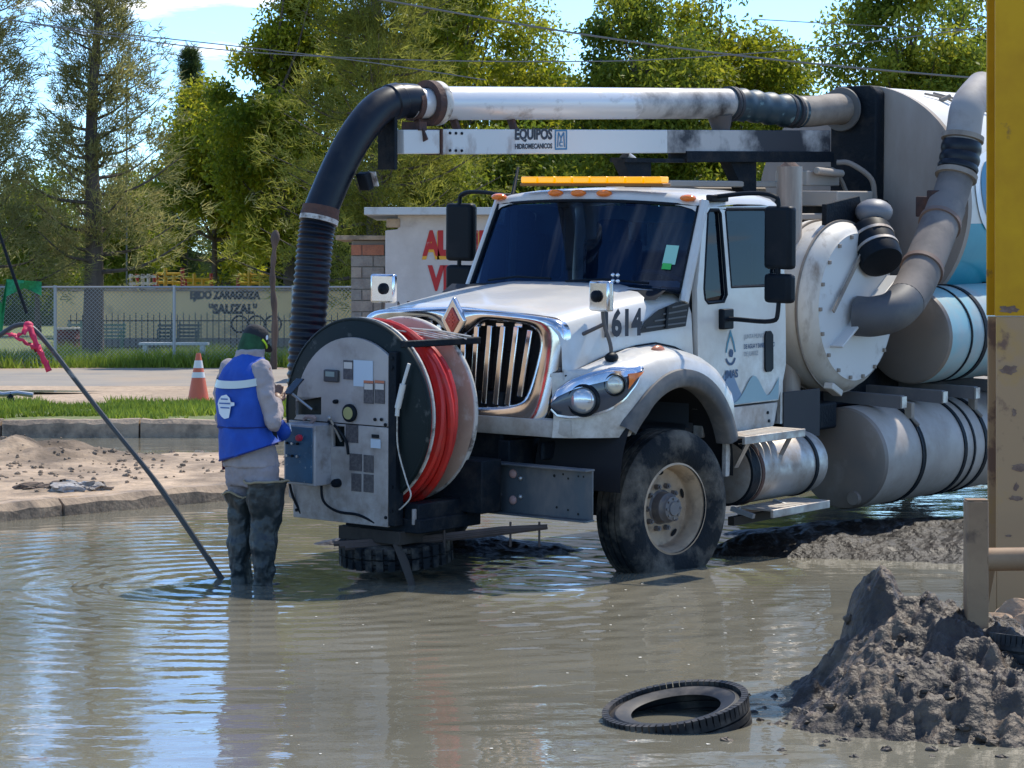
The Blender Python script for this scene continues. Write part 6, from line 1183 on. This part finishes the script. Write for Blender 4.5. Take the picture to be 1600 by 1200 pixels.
def broadleaf(px, Y, H, rx, z0, lm, n, lab, tr=.16, sparse=0.0, ln=.165, clumps=120):
    r = place('broadleaf_tree', lab, px, Y, GT); tp_ = trunk_path(H * .72, random.uniform(-1, 1)); b = MB(); b.tube(tp_, [tr * (1 - .85 * k / (len(tp_) - 1)) for k in range(len(tp_))], 9); cents = []; cz = (z0 + H) / 2; hz = (H - z0) / 2
    for k in range(clumps):
        for _ in range(20):
            v = rnd_dirs(1)[0] * random.random() ** .4; p = Vector((v[0] * rx * (1.0 - .25 * max(0, v[2])), v[1] * rx, cz + v[2] * hz))
            if noise.noise(Vector((p.x * .55 + px, p.y * .55, p.z * .55))) > -.12 + sparse: break
        cents.append(p)
        if k % 3 == 0:
            s_ = tp_[min(len(tp_) - 1, max(2, int(len(tp_) * (.35 + .5 * (p.z - z0) / (H - z0)))))]; mid = s_.lerp(p, .55) + Vector((0, 0, -.12 * (p - s_).length)); b.tube(smoothpath([s_, mid, p], 3), [tr * .34, tr * .28, tr * .2, tr * .15, tr * .11, tr * .08, tr * .05], 5)
    b.build('trunk', M_BARK, r, recalc=False, smooth=60); cents = np.array([tuple(c) for c in cents]); k_ = len(cents)
    co, q_, t = leaf_cloud(cents, RNG.uniform(.45, .95, k_) * (rx / 2) ** .5, n // k_, ln, ln * .22, .45, np.clip(.42 + RNG.normal(0, .2, k_), 0, 1)); npmesh('crown', co, q_, LM[lm], t, r); return r
def pine(px, Y, H, rx, z0, lm, n_br, lab, tr=.24, needle=.20, tufts=10, shape=1.0, dens=16, ex=.55):
    r = place('pine_tree', lab, px, Y, GT); tp_ = trunk_path(H, random.uniform(-.3, .3), 12); b = MB(); b.tube(tp_, [tr * (1 - .9 * k / 12) for k in range(13)], 9); cs = []; ds = []; tn = []
    for k in range(n_br):
        f = (k + random.random()) / n_br; z = z0 + (H - z0) * f; a = k * 2.4 + random.uniform(-.7, .7); ln = rx * ((1 - f) ** ex * .92 + .10) * random.uniform(.45, 1.15) * (shape if f < .35 else 1); up = (.12 + .5 * f) if ex < .6 else (.45 + .6 * f)
        i = min(11, int(z / H * 12)); base = tp_[i].lerp(tp_[i + 1], z / H * 12 - i); d = Vector((math.cos(a), math.sin(a), up * random.uniform(.2, 1.2))).normalized(); P = smoothpath([base, base + d * ln * .5 + Vector((0, 0, -.06 * ln)), base + d * ln + Vector((0, 0, .10 * ln))], 4)
        b.tube(P, [max(.010, tr * .22 * (1 - f * .6) * (1 - .85 * j / (len(P) - 1))) for j in range(len(P))], 5)
        tb_ = random.gauss(.45, .18)
        for j in range(tufts):
            g = (.28 + .72 * (j + random.random()) / tufts) if ex < .6 else .42 + .58 * (j + random.random()) / tufts; kk = min(len(P) - 2, int(g * (len(P) - 1))); p = P[kk].lerp(P[kk + 1], g * (len(P) - 1) - kk); sg_ = 1.0 if ex < .6 else 1.5; off = Vector((random.gauss(0, .16 * sg_), random.gauss(0, .16 * sg_), random.gauss(.05, .13 * sg_))) * (ln / 1.5 + .3)
            cs.append(tuple(p + off)); ds.append(tuple((d + off * 1.5 + Vector((0, 0, .3))).normalized())); tn.append(tb_)
    b.build('trunk', M_BARK, r, recalc=False, smooth=60); cs = np.array(cs); ds = np.array(ds); tn = np.array(tn); m = dens
    C = np.repeat(cs, m, 0) + RNG.normal(0, .075, (len(cs) * m, 3)); D = np.repeat(ds, m, 0) + RNG.normal(0, .6, (len(cs) * m, 3)); D /= np.linalg.norm(D, axis=1)[:, None]; n = len(C); s = np.cross(D, rnd_dirs(n)); s /= np.linalg.norm(s, axis=1)[:, None] + 1e-6
    L_ = needle * RNG.uniform(.6, 1.25, n)[:, None]; W = .0125; co = np.stack([C - s * W, C + s * W, C + D * L_], 1).reshape(-1, 3); t = np.clip(np.repeat(np.repeat(tn, m) + RNG.normal(0, .15, n), 3), 0, 1)
    npmesh('crown', co, np.arange(3 * n).reshape(-1, 3), LM[lm], t, r); return r
pine(145, 57, 9.9, 2.2, 1.9, 'pine', 62, 'airy grey green pine with a bare upper trunk, behind the fence at left', .26, .24, 30, 1.0, 16, .7)
pine(-25, 56, 11.5, 1.9, 1.6, 'pine', 62, 'pine cut off by the left edge of the picture', .2, .24, 30, 1.0, 16, .62)
broadleaf(330, 71, 7.4, 1.75, 1.4, 'bright', 31102, 'rounded yellow green tree between the pine and the tall trees', .13)
pine(285, 80, 9.0, .85, 1.0, 'dark', 92, 'narrow dark conifer standing behind the rounded yellow green tree', .15, .24, 16, 1.0, 16)
broadleaf(455, 66, 11.2, 2.1, 2.2, 'bright', 46653, 'tall leafy tree with loose twigs reaching into the sky, left of the hose bend', .2, .05, clumps=105)
pine(585, 58, 12.5, 2.7, 1.6, 'olive', 125, 'big dense olive dark tree right behind the hose bend', .24, .27, 28, 1.15, 17)
broadleaf(720, 70, 12, 2.5, 2.2, 'bright', 46653, 'tall yellow green tree behind the middle of the boom', .2, clumps=110)
broadleaf(885, 70, 8.3, 2.1, 2.0, 'bright', 37322, 'lower yellow green tree above the cab, under a gap of sky', .16, .02)
broadleaf(1000, 64, 11, 1.75, 2.0, 'green', 37322, 'tall green tree with brighter left side behind the cab roof', .17)
broadleaf(1130, 66, 10.2, 2.0, 2.2, 'bright', 26436, 'thin yellowish tree with open branches showing the sky', .16, .12, clumps=70)
broadleaf(1418, 63, 11, 2.15, 2.4, 'green', 41987, 'full green tree above the debris tank', .18)
broadleaf(1275, 80, 7.4, 1.9, 1.5, 'bright', 21771, 'low far tree showing between the thin tree and the debris tank', .14)
broadleaf(1560, 66, 10.5, 2.0, 2.4, 'green', 24881, 'tree partly hidden by the yellow column', .17)
broadleaf(215, 84, 5.6, 1.6, 1.0, 'green', 20216, 'low dark bushy tree beyond the wall behind the pine trunk', .12)
broadleaf(400, 86, 6.0, 1.9, 1.0, 'dark', 23326, 'dark shrubby tree beyond the wall lettering', .12)
broadleaf(60, 86, 5.6, 2.1, .9, 'green', 20216, 'broad bush beyond the green shade net', .12)
broadleaf(510, 84, 6.2, 2.0, .8, 'dark', 23326, 'dark bushy tree behind the corrugated hose', .12)
broadleaf(660, 60, 5.2, 1.8, 1.2, 'green', 21771, 'bushy green tree rising over the workshop roof', .12)
broadleaf(820, 62, 5.6, 2.0, 1.2, 'green', 21771, 'bushy green tree just over the cab light bar', .12)
broadleaf(1230, 62, 5.4, 1.8, 1.2, 'green', 18661, 'bushy tree low behind the exhaust stack', .12)
broadleaf(800, 75, 10.2, 2.3, 2.0, 'bright', 24000, 'yellow green tree filling the gap left of the light bar', .17)
broadleaf(1065, 73, 9.4, 2.1, 2.0, 'bright', 22000, 'yellow green tree half hidden by its taller green neighbour above the cab', .16)
broadleaf(1215, 76, 9.0, 1.5, 2.0, 'green', 14000, 'slim far tree beside the cloud gap at upper right', .14, .08)
broadleaf(-210, 70, 8.5, 2.3, 1.6, 'green', 14000, 'green tree outside the left edge beyond the cut off pine', .17)
broadleaf(-420, 74, 9.5, 2.6, 1.6, 'bright', 14000, 'farthest left yellow green tree outside the picture', .17)
hg = MB(); rr = []
for k in range(60): x = -60 + k * 2.2; rr.append([(x, 108, 0), (x, 108 + random.uniform(-1, 1), 3.2 + random.uniform(-.8, 1.2)), (x, 114, 2.5), (x, 114, 0)])
tag(hg.loft(rr, True, True).build('far_hedge', mat('far_foliage', (.035, .05, .02), .9, col2=(.07, .085, .025), scale=.8, bump=1, bscale=3, bdist=.4)), 'dark band of far shrubs beyond the park', 'shrubs', kind='stuff')

# specks of scum and leaf litter drifting on the water
M_SCUM = mat('pale_scum', (.55, .52, .44), .7); b = MB()
for i in range(70):
    p = on(random.uniform(430, 1480), random.uniform(900, 1190), .003)
    if random.random() < .6: p = on(random.gauss(1050, 170), random.gauss(985, 45), .003)
    r = random.uniform(.003, .009); k = len(b.v); b.add([(p.x + math.cos(a) * r * random.uniform(.6, 1.4), p.y + math.sin(a) * r * 2 * random.uniform(.6, 1.4), .003) for a in [j * math.pi / 3 for j in range(6)]], [(0, 1, 2, 3, 4, 5)])
tag(b.build('floating_scum', M_SCUM, smooth=0, recalc=False), 'pale specks of scum drifting on the water', 'scum', kind='stuff')
